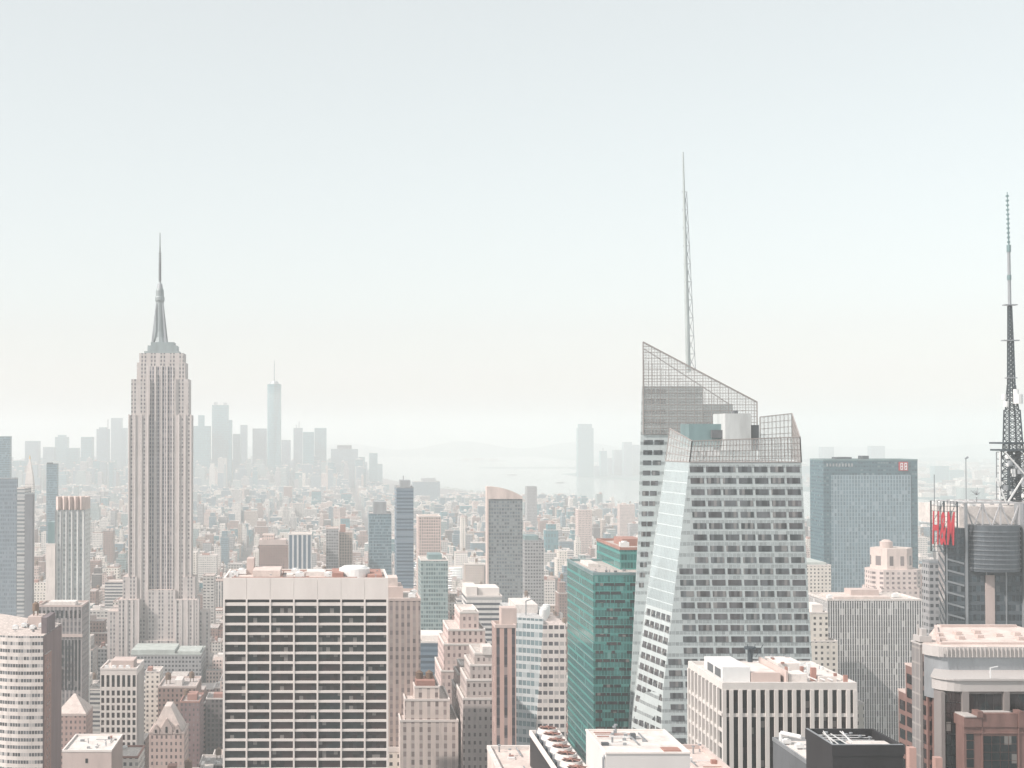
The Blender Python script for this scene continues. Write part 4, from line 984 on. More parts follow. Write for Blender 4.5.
# ---- curved white block with ribbon windows, lower left
def curved_white():
    Y = 645.
    r = thing('office_building', 'white office building with long ribbon windows and a shaded brick-bay side, lower left corner', 'office building', (X(20, Y), Y, 1.5))
    a = P(-40, 620, 672); b_ = P(43, 636, Y); zt = Z(636, Y)
    fr_ = []
    for k in range(9): u = k / 8; p = a.lerp(b_, u); fr_.append((p.x, p.y - 10 * math.sin(math.pi * u)))
    W = X(62, 688) - 0; D = 43
    pts = fr_ + [(b_.x, Y + D), (a.x, 672 + 60)]
    claim(a.x, b_.x, Y, Y + 60, zt)
    mt = facade('ribbon_white', (.66, .61, .58), (.12, .13, .14), 1.3, 3.45, .84, .46, var=.6, blind=.2, roof=(.68, .6, .56))
    sp_ = plain('side_shade', (.23, .17, .17), .85, var=.2)  # shade of the west side put into this wall colour
    MB().prism(pts, 1.5, zt).build('wall', mt, r)
    MB().box(b_.x - .5, b_.x + .4, Y + .6, Y + D, 1.5, zt - .5).build('side_wall', sp_, r)
    MB().box(b_.x - .2, b_.x + 1.2, Y + 1, Y + 14, 1.5, Z(655, Y)).build('stair_bay', facade('stair_brick', (.36, .22, .19), (.1, .09, .1), 5, 3.5, .4, .5), r)
    MB().box(X(38, Y), X(52, Y) - 4, Y + 8, Y + 28, zt, Z(620, Y)).build('roof_house', plain('roofhouse_dark', (.16, .13, .14), .8), r)
    MB().box(X(14, Y), X(28, Y), Y + 30, Y + 42, zt, zt + 5).build('roof_house', M['pink_stone'], r)
    for k in range(6): acunit(r, X(5 + 6 * k, Y), Y + 22 + (k % 3) * 7, zt, .9)
    tank(r, X(20, Y), Y + 35, zt + 5, .8); clutter(r, X(2, Y), X(38, Y), Y + 12, Y + 40, zt, 20, 5)
curved_white()

# ---- grey tower with arcade top, left
def arcade():
    Y = 900.
    fm = facade('arcade_wall', (.34, .31, .31), (.12, .12, .13), 2.6, 3.9, .55, .6, sp=(.2, .19, .19), roof=(.62, .56, .53), var=.3)
    r, xa, xb, zt = tower('office_tower', 'grey stone tower with an arcaded top floor, left of the limestone skyscraper', 37.5, 82, 607, Y, 26, fm, 'pink_stone', (('box', .2, .8, .3, .7, 2.5, 'pale_roof', 'roof_house'),))
    q = []
    for i in range(10): u = xa + (xb - xa) * (i + .28) / 10; v = xa + (xb - xa) * (i + .72) / 10; q.append(((u, Y, Z(618, Y)), (v, Y, Z(618, Y)), (v, Y, Z(610.5, Y)), (u, Y, Z(610.5, Y)), FR, 0, .15))
    for i in range(6): u = X(62, Y) + i * 2.2; q.append(((u, Y, Z(690, Y)), (u + 1.2, Y, Z(690, Y)), (u + 1.2, Y, Z(640, Y)), (u, Y, Z(640, Y)), FR, 0, .15))
    windows(r, q, M['glass_dark']); MB().box(xa - .4, xb + .4, Y - .6, Y - .01, Z(637, Y), Z(634, Y)).build('ledge', M['pink_stone'], r)
arcade()

# ---- white grid tower
def white_grid():
    Y = 780.; D = 30
    r = thing('office_tower', 'slim white tower with a square window grid and pink roof terrace, below the limestone skyscraper', 'office building', (X(119, Y), Y, 1.5))
    xa, xb = X(100.5, Y), X(137, Y); zt = Z(670, Y); claim(xa, xb, Y, Y + D, zt)
    MB().box(xa + .5, xb - .5, Y + .5, Y + D - .5, 1.5, zt - 3).build('core', M['black_wall'], r)
    m = MB(); m.box(xa, xb, Y, Y + D, zt - 2.9, zt, 0, 1)
    for i in range(8): c = xa + (xb - xa) * i / 7; m.box(max(xa, c - .62), min(xb, c + .62), Y - .1, Y + .6, 1.5, zt - 2.9)
    k = 0; y0 = 676.5; q = []
    lv = [(676.5, 687)] + [(690.5 + 7.4 * j, 695.6 + 7.4 * j) for j in range(12)]
    for (a, b_), (a2, b2) in zip(lv, lv[1:] + [(1000, 1001)]):
        m.box(xa + .1, xb - .1, Y, Y + .58, Z(a2, Y), Z(b_, Y))
        for i in range(7):
            u = xa + (xb - xa) * i / 7 + .65; v = xa + (xb - xa) * (i + 1) / 7 - .65
            q.append(((u, Y + .4, Z(b_, Y)), (v, Y + .4, Z(b_, Y)), (v, Y + .4, Z(a, Y)), (u, Y + .4, Z(a, Y)), FR, 0, .1))
    for i in range(7): c = Y + D * i / 6; m.box(xb - .6, xb + .1, max(c - 1, Y + .6), min(c + 1, Y + D), 1.5, zt - 2.9)
    m.build('wall', [M['white_stone'], M['salmon_roof']], r); windows(r, q, M['glass_dark'])
    parapet(r, xa, xb, Y, Y + D, zt + .002, 1.0, .5, M['white_stone']); MB().box(xa + 5, xb - 3, Y + 8, Y + 22, zt + .01, zt + 4).build('roof_house', M['pink_stone'], r)
    for k in range(4): acunit(r, xa + 3 + 4 * k, Y + 5, zt, .8)
white_grid()

def gabled():
    Y = 840.
    r, xa, xb, zt = tower('gabled_building', 'ornate pink stone building with a steep gabled roof, below and right of the limestone skyscraper', 149, 184, 734, Y, 26, facade('gable_stone', (.60, .46, .42), (.16, .13, .13), 2.9, 4, .4, .5), 'pink_stone')
    cx = (xa + xb) / 2
    m = MB(); m.prism([(xa + 1, Y + 1), (xb - 1, Y + 1), (xb - 1, Y + 25), (xa + 1, Y + 25)], zt, zt + 1)
    m.hexa([(xa + 1, Y + 1, zt + 1), (xb - 1, Y + 1, zt + 1), (xb - 1, Y + 25, zt + 1), (xa + 1, Y + 25, zt + 1), (cx - 2, Y + 5, Z(708, Y)), (cx + 2, Y + 5, Z(708, Y)), (cx + 2, Y + 20, Z(708, Y)), (cx - 2, Y + 20, Z(708, Y))]); m.build('roof', M['salmon_roof'], r)
    for k, (w_, h_) in enumerate(((3.4, 9), (2, 5.5), (2, 5.5))):
        c = cx + (0, -6.5, 6.5)[k]; m = MB(); m.prism([(c - w_, Y - .3), (c + w_, Y - .3), (c + w_, Y + 4), (c - w_, Y + 4)], zt, zt + h_ * .4)
        m.hexa([(c - w_, Y - .3, zt + h_ * .4), (c + w_, Y - .3, zt + h_ * .4), (c + w_, Y + 4, zt + h_ * .4), (c - w_, Y + 4, zt + h_ * .4), (c - .2, Y - .3, zt + h_), (c + .2, Y - .3, zt + h_), (c + .2, Y + 4, zt + h_), (c - .2, Y + 4, zt + h_)])
        d_ = m.build('dormer', M['pink_stone'], r); MB().box(c - .6, c + .6, Y - .45, Y - .31, zt + .8, zt + h_ * .5).build('window', M['glass_dark'], d_)
gabled()

# ---- towers described by table
fc('t_crown', (.74, .74, .71), (.34, .37, .38), 4.4, 3.9, .4, .5, sp=(.46, .49, .49), var=.2)
pl('crown_tan', (.60, .50, .46), .8)
fc('t_brown', (.46, .38, .35), (.22, .19, .19), 2.6, 3.7, .5, .5, sp=(.33, .28, .27), var=.3)
fc('t_navy', (.16, .22, .28), (.10, .15, .20), 30, 3.8, 1, .5, var=.3, grough=.15, gm=.2)
fc('t_speck', (.20, .22, .23), (.12, .15, .17), 2.7, 3.6, .7, .6, var=.5, blind=.22)
fc('t_stripe', (.72, .70, .69), (.07, .08, .09), 1.57, 3.9, .58, .97, var=.35, blind=.07)
fc('t_salmon', (.50, .35, .31), (.08, .08, .09), 2.9, 3.8, .42, .75, sp=(.12, .10, .11))
fc('t_slate', (.22, .27, .31), (.16, .20, .24), 1.6, 3.9, .7, .6, var=.2)
fc('t_line', (.5, .5, .5), (.2, .23, .25), 60, 3.6, 1, .5)
fc('t_grid', (.50, .44, .42), (.18, .15, .15), 2.4, 3.5, .4, .45, var=.3)
fc('t_cake', (.60, .48, .45), (.24, .18, .18), 2.8, 3.6, .42, .5, roof=(.74, .66, .62))
fc('t_pale', (.66, .58, .54), (.30, .25, .24), 3.6, 3.6, .38, .6, roof=(.72, .64, .60), sp=(.52, .46, .44))
def T(*a, **k): return tower(*a, **k)
T('glass_tower', 'teal glass tower top rising at the left edge, behind the slate slab', -14, 9.8, 437, 2300, 14, 'f_blue', 'teal_metal')
T('glass_tower', 'slate blue glass slab at the left edge', -30, 16.8, 479, 1300, 5, 't_slate', 'grey_metal')
T('apartment_tower', 'narrow tower of pale balcony lines between the slate slab and the dark blade', 17.2, 24.5, 489, 1280, 30, 't_line')
T('apartment_tower', 'dark windowless blade tower right of the balcony-lined tower, left edge', 24.8, 32.6, 494.5, 1260, 8, facade('blade', (.20, .21, .23), (.14, .15, .17), 30, 3.6, .0, .5, roof=(.5, .5, .5)), 'grey_metal')
r_, xa, xb, zt = T('clock_tower', 'far pale campanile with a pointed gold-tipped top, behind the dark blade', 24.8, 33, 484, 2300, 14, 'f_white', None)
m = MB(); cx = (xa + xb) / 2
m.cyl(cx, 2307, zt, zt + 18, 9.6, 7.4, n=4, rot=math.pi / 4); m.cyl(cx, 2307, zt + 18.01, zt + 42, 7, 1.2, n=4, rot=math.pi / 4); m.build('spire_roof', M['pale_roof'], r_)
m = MB(); m.cyl(cx, 2307, zt + 42, zt + 48, 1.6, .3, n=8); m.build('lantern', plain('gilt', (.6, .4, .15), .4, metal=.6), r_)
T('apartment_tower', 'thin dark glass tower standing alone left of the limestone skyscraper', 46.5, 57, 464.5, 2200, 12, 'f_blue', 'dark_metal', (('box', .0, .5, .2, .9, 3, 'dark_metal', 'roof_house'),))
r_, xa, xb, zt = T('office_tower', 'pale ribbed tower with a folded pinkish crown, left of the limestone skyscraper', 55.5, 84.5, 510, 1100, 27, 't_crown', None)
m = MB(); n_ = 5
for i in range(n_):
    a = xa + (xb - xa) * i / n_; b_ = xa + (xb - xa) * (i + 1) / n_; c_ = (a + b_) / 2
    m.prism([(a, 1100 + 2), (c_, 1100 - 1.6), (b_, 1100 + 2)], zt + .3, Z(496.5, 1100))
m.box(xa, xb, 1102.02, 1127, zt, Z(497.5, 1100)); m.build('crown', M['crown_tan'], r_)
m = MB()
for i in range(6): a = xa + (xb - xa) * i / 5; m.box(a - .35, a + .35, 1098.9, 1099.98, 1.5, zt)
m.build('rib', M['grey_metal'], r_)
T('office_tower', 'plain cream shaft attached left of the ribbed tower with the folded crown', 46, 55.2, 545, 1098, 20, facade('cream_plain', (.72, .66, .62), (.5, .45, .42), 9, 5, .0, .3), 'white_stone', (('box', .1, .9, .2, .9, 18, 'teal_metal', 'plant_room'),))
T('brick_tower', 'dark brown brick apartment tower right of the ornate gabled building', 180, 199.5, 703, 905, 30, facade('brownbrick', (.22, .15, .15), (.12, .11, .12), 2.6, 3.3, .4, .5, roof=(.5, .44, .42), blind=.3), 'brick', (('box', .3, .8, .3, .7, 4, 'brick', 'roof_house'), ('tank', .2, .5, .8)))
T('pyramid_roof_building', 'brick building with a pink pyramid roof, left of the slim white grid tower', 56, 86, 716, 850, 24, facade('pinkbrick', (.44, .31, .28), (.16, .13, .13), 2.8, 3.6, .42, .5), 'pink_stone', (('pyr', 11.5, .6, 'salmon_roof'),))
T('low_block', 'long low block with a pale green copper roof, at the foot of the limestone skyscraper', 131, 201, 655, 1205, 45, 'f_grey', 'copper', (('box', .0, .62, .05, .9, 4, 'copper', 'copper_roof'), ('box', .65, .98, .1, .8, 2.5, 'copper', 'copper_roof')))
T('brick_tower', 'grey brown windowless box on a roof, right below the limestone skyscraper', 170, 187, 676, 1040, 20, facade('box_grey', (.20, .18, .19), (.15, .15, .15), 30, 30, 0, 0, roof=(.6, .55, .52)), None)
T('brick_building', 'wide dark brick building under the grey brown box, right of the slim white grid tower', 158, 196, 688, 960, 40, 'f_brick', 'pink_stone', (('tank', .2, .4, 1), ('tank', .8, .6, .9), ('box', .4, .6, .2, .6, 4, 'pale_roof', 'roof_house')))
T('office_tower', 'brown tower of narrow vertical piers directly right of the white slab', 385, 420.5, 601, 625, 40, 't_brown', 'pink_stone', (('box', .05, .55, .3, .8, 5, 'pink_stone', 'roof_house'), ('box', .12, .4, .35, .7, 9, 'salmon_roof', 'stair_house'), ('ac', .8, .3, 1), ('ac', .9, .6, 1)))
T('glass_tower', 'slender dark blue glass tower with a small crane-like top, beyond the white slab', 396.5, 413.5, 488, 1500, 45, 't_navy', 'grey_metal', (('box', .25, .85, .2, .8, 8, 'grey_metal', 'roof_house'), ('mast', .45, .4, 13, .5)))
T('glass_tower', 'blue grey tower with a raised square cap, left of the slender blue glass tower', 369, 391.5, 514, 1720, 40, 'f_blue', 'grey_metal', (('box', .2, .78, .1, .9, 15, 'grey_metal', 'cap'),))
T('apartment_tower', 'pale pink speckled tower right of the slender blue glass tower', 418.5, 441, 517, 1620, 40, 'f_pink')
T('glass_building', 'low greenish glass building below the pale pink speckled tower', 421, 448, 561, 1220, 40, 'f_teal', 'white_stone', (('box', .3, .8, .2, .8, 5, 'teal_metal', 'plant_room'),))
r_, xa, xb, zt = T('apartment_tower', 'dark speckled apartment tower with a curved pink top, centre middle distance', 488.5, 522.5, 499, 1400, 12, 't_speck', None)
m = MB(); pts = [(xa - 1.8, zt - .5)]
arc = [(xa - 1.8 + (xb - xa + 1.8) * u, Z(486.5 + 10 * u ** 2.2, 1400)) for u in [i / 10 for i in range(11)]]
for (x_a, z_a), (x_b, z_b) in zip(arc, arc[1:]): m.hexa([(x_a, 1399.2, zt + .1), (x_b, 1399.2, zt + .1), (x_b, 1411, zt + .1), (x_a, 1411, zt + .1), (x_a, 1399.2, z_a), (x_b, 1399.2, z_b), (x_b, 1411, z_b), (x_a, 1411, z_a)])
m.build('curved_top', M['crown_tan'], r_); MB().box(xa - 1.8, xa - .01, 1399.3, 1412, 1.5, zt + .05).build('side_fin', M['crown_tan'], r_)
T('office_building', 'white building with horizontal bands and a set-back top, below the dark speckled tower', 466.5, 502, 597, 1000, 36, 'f_strip', 'white_stone', (('box', .0, .32, .1, .9, 7, 'white_stone', 'roof_house'), ('box', .35, .95, .15, .85, 6, 'white_stone', 'roof_house')))
T('office_building', 'blue banded low building with a white roof, left of the white banded building', 420, 449, 643, 930, 45, 't_navy', 'white_stone', (('box', .1, .9, .3, .9, 3, 'white_stone', 'roof_house'),))
def cake(name, label, tiers, Y, D, mat, extras=()):
    ws = [X(t_[1], Y) - X(t_[0], Y) for t_ in tiers]
    r = thing(name, label, 'building', (X((tiers[0][0] + tiers[0][1]) / 2, Y), Y, 1.5)); zb = 1.5
    claim(X(tiers[-1][0], Y), X(tiers[-1][1], Y), Y, Y + D, Z(tiers[-1][2], Y)); claim(X(tiers[0][0], Y), X(tiers[0][1], Y), Y, Y + D, Z(tiers[0][2], Y))
    for i, (a, b_, yt) in enumerate(tiers):
        MB().box(X(a, Y), X(b_, Y), Y + i * 2.2, Y + D - i * 1.5, zb, Z(yt, Y)).build('tier', M[mat] if isinstance(mat, str) else mat, r)
        parapet(r, X(a, Y), X(b_, Y), Y + i * 2.2, Y + D - i * 1.5, Z(yt, Y) + .003, .9, .5, M['white_stone'], 'coping')
        zb = Z(yt, Y) + .01
    for e in extras:
        if e[0] == 'tank': tank(r, X(e[1], Y), Y + e[2], zb, e[3])
        else: MB().box(X(e[1], Y), X(e[2], Y), Y + e[3], Y + e[4], zb, zb + e[5]).build(e[7], M[e[6]], r)
    return r
cake('setback_tower', 'pink stepped tower with a square cap, third tower right of the white slab', [(441, 490, 672), (444, 489, 646), (449, 486, 632), (461, 480, 615)], 700, 42, 't_cake', (('box', 464, 477, 8, 20, 1.5, 'pale_roof', 'roof_house'),))
cake('setback_tower', 'brown stepped tower with white ledges in front of the pink stepped tower', [(463, 497, 700), (467, 497, 682), (471, 497, 668), (476, 496, 657)], 600, 34, 't_grid', (('box', 484, 494, 6, 16, 3.5, 'pale_roof', 'roof_house'),))
cake('setback_tower', 'pale pink building with two dark tanks on its roof, right of the white slab foot', [(400, 458, 722), (405, 450, 702), (415, 440, 690)], 610, 36, 't_pale', (('box', 417, 436, 6, 18, 3, 'brick', 'roof_house'), ('tank', 421, 12, .8), ('tank', 431, 12, .8)))
cake('setback_tower', 'slim pink tower with setbacks between the pink stepped tower and the brown stepped tower', [(456, 470, 690), (458, 470, 676), (461, 470, 668)], 640, 24, 't_cake')
T('office_tower', 'salmon granite tower with two dark glass slots, left of the slant-sided white tower', 495.5, 516, 628, 520, 12, 't_salmon', 'pink_stone', (('box', .35, 1.1, .3, .9, 7, 'pink_stone', 'roof_house'),))
T('cornice_building', 'small pale building with a heavy dentilled cornice, at the foot of the brown piered tower', 386, 412, 752, 620, 30, 'f_cream', 'white_stone', (('tank', .3, .5, .8), ('tank', .75, .4, .7), ('box', .4, .65, .3, .7, 4, 'pink_stone', 'roof_house')), ph=2.2)
# slant sided white tower
def slant():
    Y = 565.
    r = thing('office_tower', 'white banded tower with a slanting glass corner, left of the green glass block', 'skyscraper', (X(545, Y), Y, 1.5))
    wb = facade('slant_white', (.66, .61, .58), (.13, .13, .14), 2.3, 3.35, .74, .46, roof=(.66, .58, .55), var=.4)
    gb = facade('slant_glass', (.50, .53, .54), (.20, .27, .29), 1.6, 3.35, .85, .6, roof=(.6, .6, .6), var=.2, grough=.15, gm=.2)
    zt = Z(625, Y); z2 = Z(616, Y + 10)
    a0, a1 = X(543.5, Y, 625), X(534, Y, 760); b0 = X(566, Y); c0 = X(514, Y + 52, 620); c = 24
    claim(c0, b0, Y, Y + 60, z2)
    lo = 1.5; sl = (a0 - a1) / (zt - Z(760, Y)); ab = a0 - sl * (zt - lo)
    m = MB(); m.hexa([(ab, Y, lo), (b0, Y, lo), (b0, Y + 58, lo), (ab, Y + 58, lo), (a0, Y, zt), (b0, Y, zt), (b0, Y + 58, zt), (a0, Y + 58, zt)]); m.build('front_wall', wb, r)
    x2 = X(514.5, Y + 6, 620)
    m = MB(); m.hexa([(x2, Y + 6, lo), (ab + .1, Y + .6, lo), (ab + .1, Y + 56, lo), (x2, Y + 56, lo), (x2, Y + 6, z2), (a0 + .1, Y + .6, z2), (a0 + .1, Y + 56, z2), (x2, Y + 56, z2)]); m.build('glass_side', gb, r)
    MB().box(X(522, Y), X(545, Y), Y + 20, Y + 44, z2 + .01, z2 + 3.5).build('roof_house', M['pale_roof'], r)
    m = MB()
    for k in range(4): cx = X(548 + k * 3.5, Y); m.cyl(cx, Y + 14 + k * 6, zt, zt + 4.5, 1.6, n=12)
    m.build('exhaust_stack', M['white_metal'], r)
    m = MB(); p = Vector((X(530, Y), Y + 12, z2)); m.bar(p, p + Vector((0, 0, 6)), .3); m.bar(p + Vector((0, 0, 6)), p + Vector((3, 0, 7)), .3); m.build('davit', M['grey_metal'], r)
    for k in range(5): acunit(r, X(546 + 3 * k, Y), Y + 36 + (k % 2) * 6, zt, .9)
slant()
# right side
T('office_tower', 'striped slab of thin white vertical fins, in front of the blue glass slab', 827, 922, 601, 900, 40, 't_stripe', 'pale_roof', (('box', .12, .72, .2, .8, 1.8, 'salmon_roof', 'roof_house'), ('box', .35, .65, .4, .7, 5.5, 'pink_stone', 'roof_house'), ('ac', .1, .3, 1.2), ('ac', .85, .5, 1.2)))
cake('office_building', 'cream building with small square windows, between the faceted glass skyscraper and the striped slab', [(806, 837, 642), (806, 829, 614)], 845, 40, 'f_cream', (('box', 815, 826, 6, 20, 5, 'white_stone', 'roof_house'),))
T('low_block', 'low block with a pale green roof at the foot of the blue glass slab', 806, 831, 566, 1330, 60, 'f_cream', 'white_stone', (('box', .1, .9, .1, .9, 3, 'copper', 'copper_roof'),))
T('office_building', 'grey banded block between the striped slab and the dark media tower', 929, 945, 563, 760, 9, 'f_grey', 'grey_metal')
T('office_building', 'low white block peeping between the white-piered office and the striped slab', 850, 864, 705, 640, 30, 'f_cream', 'white_stone')
# central middle distance
T('brick_building', 'reddish brick loft building with a stepped roof, just above the white slab on its left', 259, 289, 545, 1700, 40, 'f_brick', 'pink_stone', (('box', .1, .5, .2, .8, 12, 'f_pink', 'roof_house'), ('box', .0, .9, .1, .9, 6, 'pink_stone', 'roof_house')))
T('office_building', 'dark blue building with broad white vertical stripes, above the middle of the white slab', 288.5, 311.5, 535, 1660, 40, facade('bluestripe', (.62, .62, .62), (.08, .13, .18), 5.6, 90, .62, 1, var=.1, blind=0), 'white_stone')
T('apartment_tower', 'grey brown slab tower above the right half of the white slab', 326, 338.5, 529, 1690, 30, 'f_grey', 'pink_stone')
T('apartment_tower', 'tan tower joined behind the grey brown slab tower', 338.8, 352.5, 533, 1720, 30, 'f_tan', 'pink_stone', (('box', .1, .5, .2, .6, 10, 'brick', 'roof_house'),))
T('apartment_tower', 'grey block right beside the dark speckled tower with curved top', 524.5, 544, 541, 1500, 40, 'f_grey', 'grey_metal', (('box', .1, .8, .3, .8, 5, 'teal_metal', 'roof_house'),))
T('apartment_tower', 'tall pale twin-shafted tower near the water, right of the dark speckled tower', 578, 592, 510, 2700, 30, 'f_pink', 'white_stone', (('box', .3, .7, .2, .8, 9, 'grey_metal', 'roof_house'),))
T('apartment_tower', 'thin grey tower poking above the shoreline, right of the dark speckled tower', 527, 537, 487, 3200, 30, 'f_grey', 'grey_metal')
T('office_building', 'wide bluish block by the river beyond the slender blue glass tower', 413, 440, 482, 5200, 90, 'f_blue', 'grey_metal', (('box', .35, .85, .1, .9, 14, 'grey_metal', 'roof_house'),))

# ---- far downtown skyline
DT = [(25, 38, 441, 'square far tower at the left edge of the skyline', ()), (43, 54, 447, 'low far block right of the square far tower', ()), (55, 67, 437, 'far tower with a stepped cap, left of the limestone skyscraper', (('cap', 12, 10, 0),)),
      (66, 78, 448, 'low far slab in the gap left of the paired far towers', ()), (81, 92, 437, 'flat-topped far tower left of the spired far tower', ()), (96.5, 108, 429, 'far tower with a small spire, left of the limestone skyscraper', (('mast', .9, .5, 45, 3), ('cap', 10, 8, 0))),
      (111, 121, 418, 'tall far slab immediately left of the limestone skyscraper', ()), (121.2, 126, 428, 'narrow far block attached to the tall far slab', ()),
      (191.5, 210, 426, 'broad-shouldered far tower right beside the limestone skyscraper', (('cap', 28, 50, 0),)), (212, 228, 405, 'tall boxy far tower with a ragged top, left of the tallest far tower', (('box', .1, .3, .1, .9, 14, 'grey_metal', 'roof_house'), ('box', .7, .9, .1, .9, 12, 'grey_metal', 'roof_house'))),
      (228.2, 231.5, 420, 'thin far slab stuck to the boxy far tower', ()), (233, 240, 434, 'low far tower left of the slim far tower', ()), (240.3, 247, 425, 'slim far tower midway to the tallest far tower', ()),
      (252.5, 266.5, 428.5, 'broad flat far tower touching the tallest far tower on its left', ()), (281.5, 290.5, 440, 'low far tower right beside the tallest far tower', ()), (293.5, 302.5, 428, 'far tower with a crane on top, right of the tallest far tower', (('mast', .6, .5, 32, 2), ('mast', .3, .5, 16, 2))),
      (303, 314, 432, 'plain far tower right of the one with a crane', ()), (314.5, 326.5, 428, 'flat-topped far tower, last tall one on the right', ()), (331, 358, 449, 'wide domed far block near the water', (('cap', 30, 18, 0),)), (358.5, 365, 457, 'small far block right of the wide domed one', ()),
      (369.5, 377.5, 453, 'last but one far tower before the open water', ()), (377.8, 382.5, 464, 'lowest far tower at the edge of the open water', ())]
for a, b_, yt, lb, ex in DT:
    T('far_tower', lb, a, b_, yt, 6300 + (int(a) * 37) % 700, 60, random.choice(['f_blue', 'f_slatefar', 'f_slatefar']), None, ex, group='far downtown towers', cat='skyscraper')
def tallest():
    Y = 6400.; r = thing('far_tower', 'tallest far tower, tapering with chamfered corners and a needle antenna', 'skyscraper', (X(274, Y), Y + 30, 1.5), 'far downtown towers')
    a, b_ = X(266.8, Y), X(281, Y); c, hw = (a + b_) / 2, (b_ - a) / 2; zt = Z(384, Y); claim(a, b_, Y, Y + 66, zt)
    m = MB(); n0 = 8; bot = []; top = []
    for i in range(8):
        s_ = [(-1, -1), (0, -1), (1, -1), (1, 0), (1, 1), (0, 1), (-1, 1), (-1, 0)][i]
        k = 1.0; bot.append((c + hw * s_[0], Y + hw + hw * s_[1], 1.5)); k = .72 if i % 2 == 0 else .98; top.append((c + hw * s_[0] * k, Y + hw + hw * s_[1] * k, zt))
    n = len(m.v); m.v += bot + top
    for i in range(8): j = (i + 1) % 8; m.f.append((i, j, 8 + j, 8 + i)); m.m.append(0)
    m.f.append(tuple(range(8, 16))); m.m.append(0); m.build('wall', M['f_slatefar'], r)
    MB().cyl(c, Y + hw, zt, zt + 14, hw * .7, hw * .5, n=12).build('crown', M['grey_metal'], r); m = MB(); m.cyl(c, Y + hw, zt + 14, Z(360, Y), 3.0, 1.2, n=6); m.build('mast', M['grey_metal'], r)
tallest()
# ---- across the river
def fr_tower():
    Y = 8200.; r = thing('riverside_tower', 'tall glass tower standing alone on the far bank left of the faceted glass skyscraper', 'skyscraper', (X(586, Y), Y + 30, 1.5)); a, b_ = X(578.5, Y), X(594, Y); zt = Z(428, Y)
    MB().box(a, b_, Y, Y + 60, 1.5, zt).build('wall', M['f_slatefar'], r); MB().prism([(a + 10, Y + 6), (b_ - 10, Y + 6), (b_ - 3, Y + 30), (b_ - 10, Y + 54), (a + 10, Y + 54), (a + 3, Y + 30)], zt + .1, Z(424, Y)).build('crown', M['f_slatefar'], r); claim(a, b_, Y, Y + 60, zt)
fr_tower()
NJ = [(601, 607, 451, 8500, 'short pointed far-bank block right of the lone glass tower', (('mast', .5, .5, 20, 6),)), (614, 623, 450, 8600, 'mid-height far-bank block left of the faceted glass skyscraper', ()), (624, 632, 442, 8500, 'square far-bank tower nearest the faceted glass skyscraper', ()), (632.5, 640, 445, 8650, 'far-bank tower half hidden at the faceted glass skyscraper', ()),
      (594.5, 600, 466, 8400, 'low far-bank block at the foot of the lone glass tower', ()), (822, 834, 447, 9000, 'faint tower behind the blue glass slab, left', ()), (871, 885, 446, 9000, 'faint tower behind the blue glass slab, middle', ()), (935, 949, 466, 7600, 'pale square block on the far bank between the blue slab and the mast', ()),
      (950, 964, 470, 7700, 'lower pale block on the far bank left of the mast', ()), (803, 812, 466, 8300, 'low far-bank block at the right side of the faceted glass skyscraper', ()), (608, 613, 458, 8700, 'little far-bank block among the riverside towers', ())]
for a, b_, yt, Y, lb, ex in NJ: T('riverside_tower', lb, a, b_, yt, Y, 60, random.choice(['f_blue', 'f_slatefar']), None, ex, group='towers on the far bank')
# ---- statue on its island
Ys = I1; xs = X(423.5, Ys, 457)
st = thing('statue', 'tiny robed statue with a raised arm on a pedestal, on the harbour island', 'statue', (xs, Ys, 5))
m = MB(); m.cyl(xs, Ys, 5, 20, 34, 30, n=11); m.box(xs - 12, xs + 12, Ys - 12, Ys + 12, 20, 36); m.hexa([(xs - 9, Ys - 9, 36), (xs + 9, Ys - 9, 36), (xs + 9, Ys + 9, 36), (xs - 9, Ys + 9, 36), (xs - 6, Ys - 6, 52), (xs + 6, Ys - 6, 52), (xs + 6, Ys + 6, 52), (xs - 6, Ys + 6, 52)]); m.build('pedestal', M['grey_stone'], st)
m = MB(); m.cyl(xs, Ys, 52, 68, 5.5, 4.2, n=12); m.cyl(xs, Ys, 68, 82, 4.2, 3.6, n=12); m.cyl(xs, Ys, 82, 84, 3.6, 1.2, n=12); m.cyl(xs, Ys, 84, 89, 1.9, 1.6, n=10); m.bar((xs - 3, Ys, 81), (xs - 5, Ys, 96), 1.2, n=8); m.bar((xs + 3, Ys, 80), (xs + 5, Ys - 2, 70), 1.2, n=8); m.build('figure', M['copper'], st)
for i in range(7): a = math.pi * (i + .5) / 7; m = MB() if i == 0 else m; m.bar((xs, Ys, 88), (xs + 4 * math.cos(a), Ys, 88 + 4 * math.sin(a)), .3)
m.build('crown', M['copper'], st); MB().cyl(xs - 5, Ys, 96, 100, 1.4, .6, n=8).build('torch', M['copper'], st)
for k, (a, b_, h_, lb) in enumerate(((462, 470, 18, 'long low hall on the left of the middle harbour island'), (474, 484, 24, 'turreted main hall on the middle harbour island'), (489, 498, 16, 'low hall on the right of the middle harbour island'))):
    x0, x1 = X(a, I2, 460), X(b_, I2, 460); r = thing('island_hall', lb, 'building', ((x0 + x1) / 2, I2, 5), 'halls on the harbour island'); MB().box(x0, x1, I2 - 25, I2 + 25, 5, 5 + h_).build('wall', M['f_brick'], r)
    m = MB(); m.hexa([(x0, I2 - 25, 5 + h_), (x1, I2 - 25, 5 + h_), (x1, I2 + 25, 5 + h_), (x0, I2 + 25, 5 + h_), (x0 + 6, I2 - 2, 14 + h_), (x1 - 6, I2 - 2, 14 + h_), (x1 - 6, I2 + 2, 14 + h_), (x0 + 6, I2 + 2, 14 + h_)]); m.build('roof', M['copper'], r)
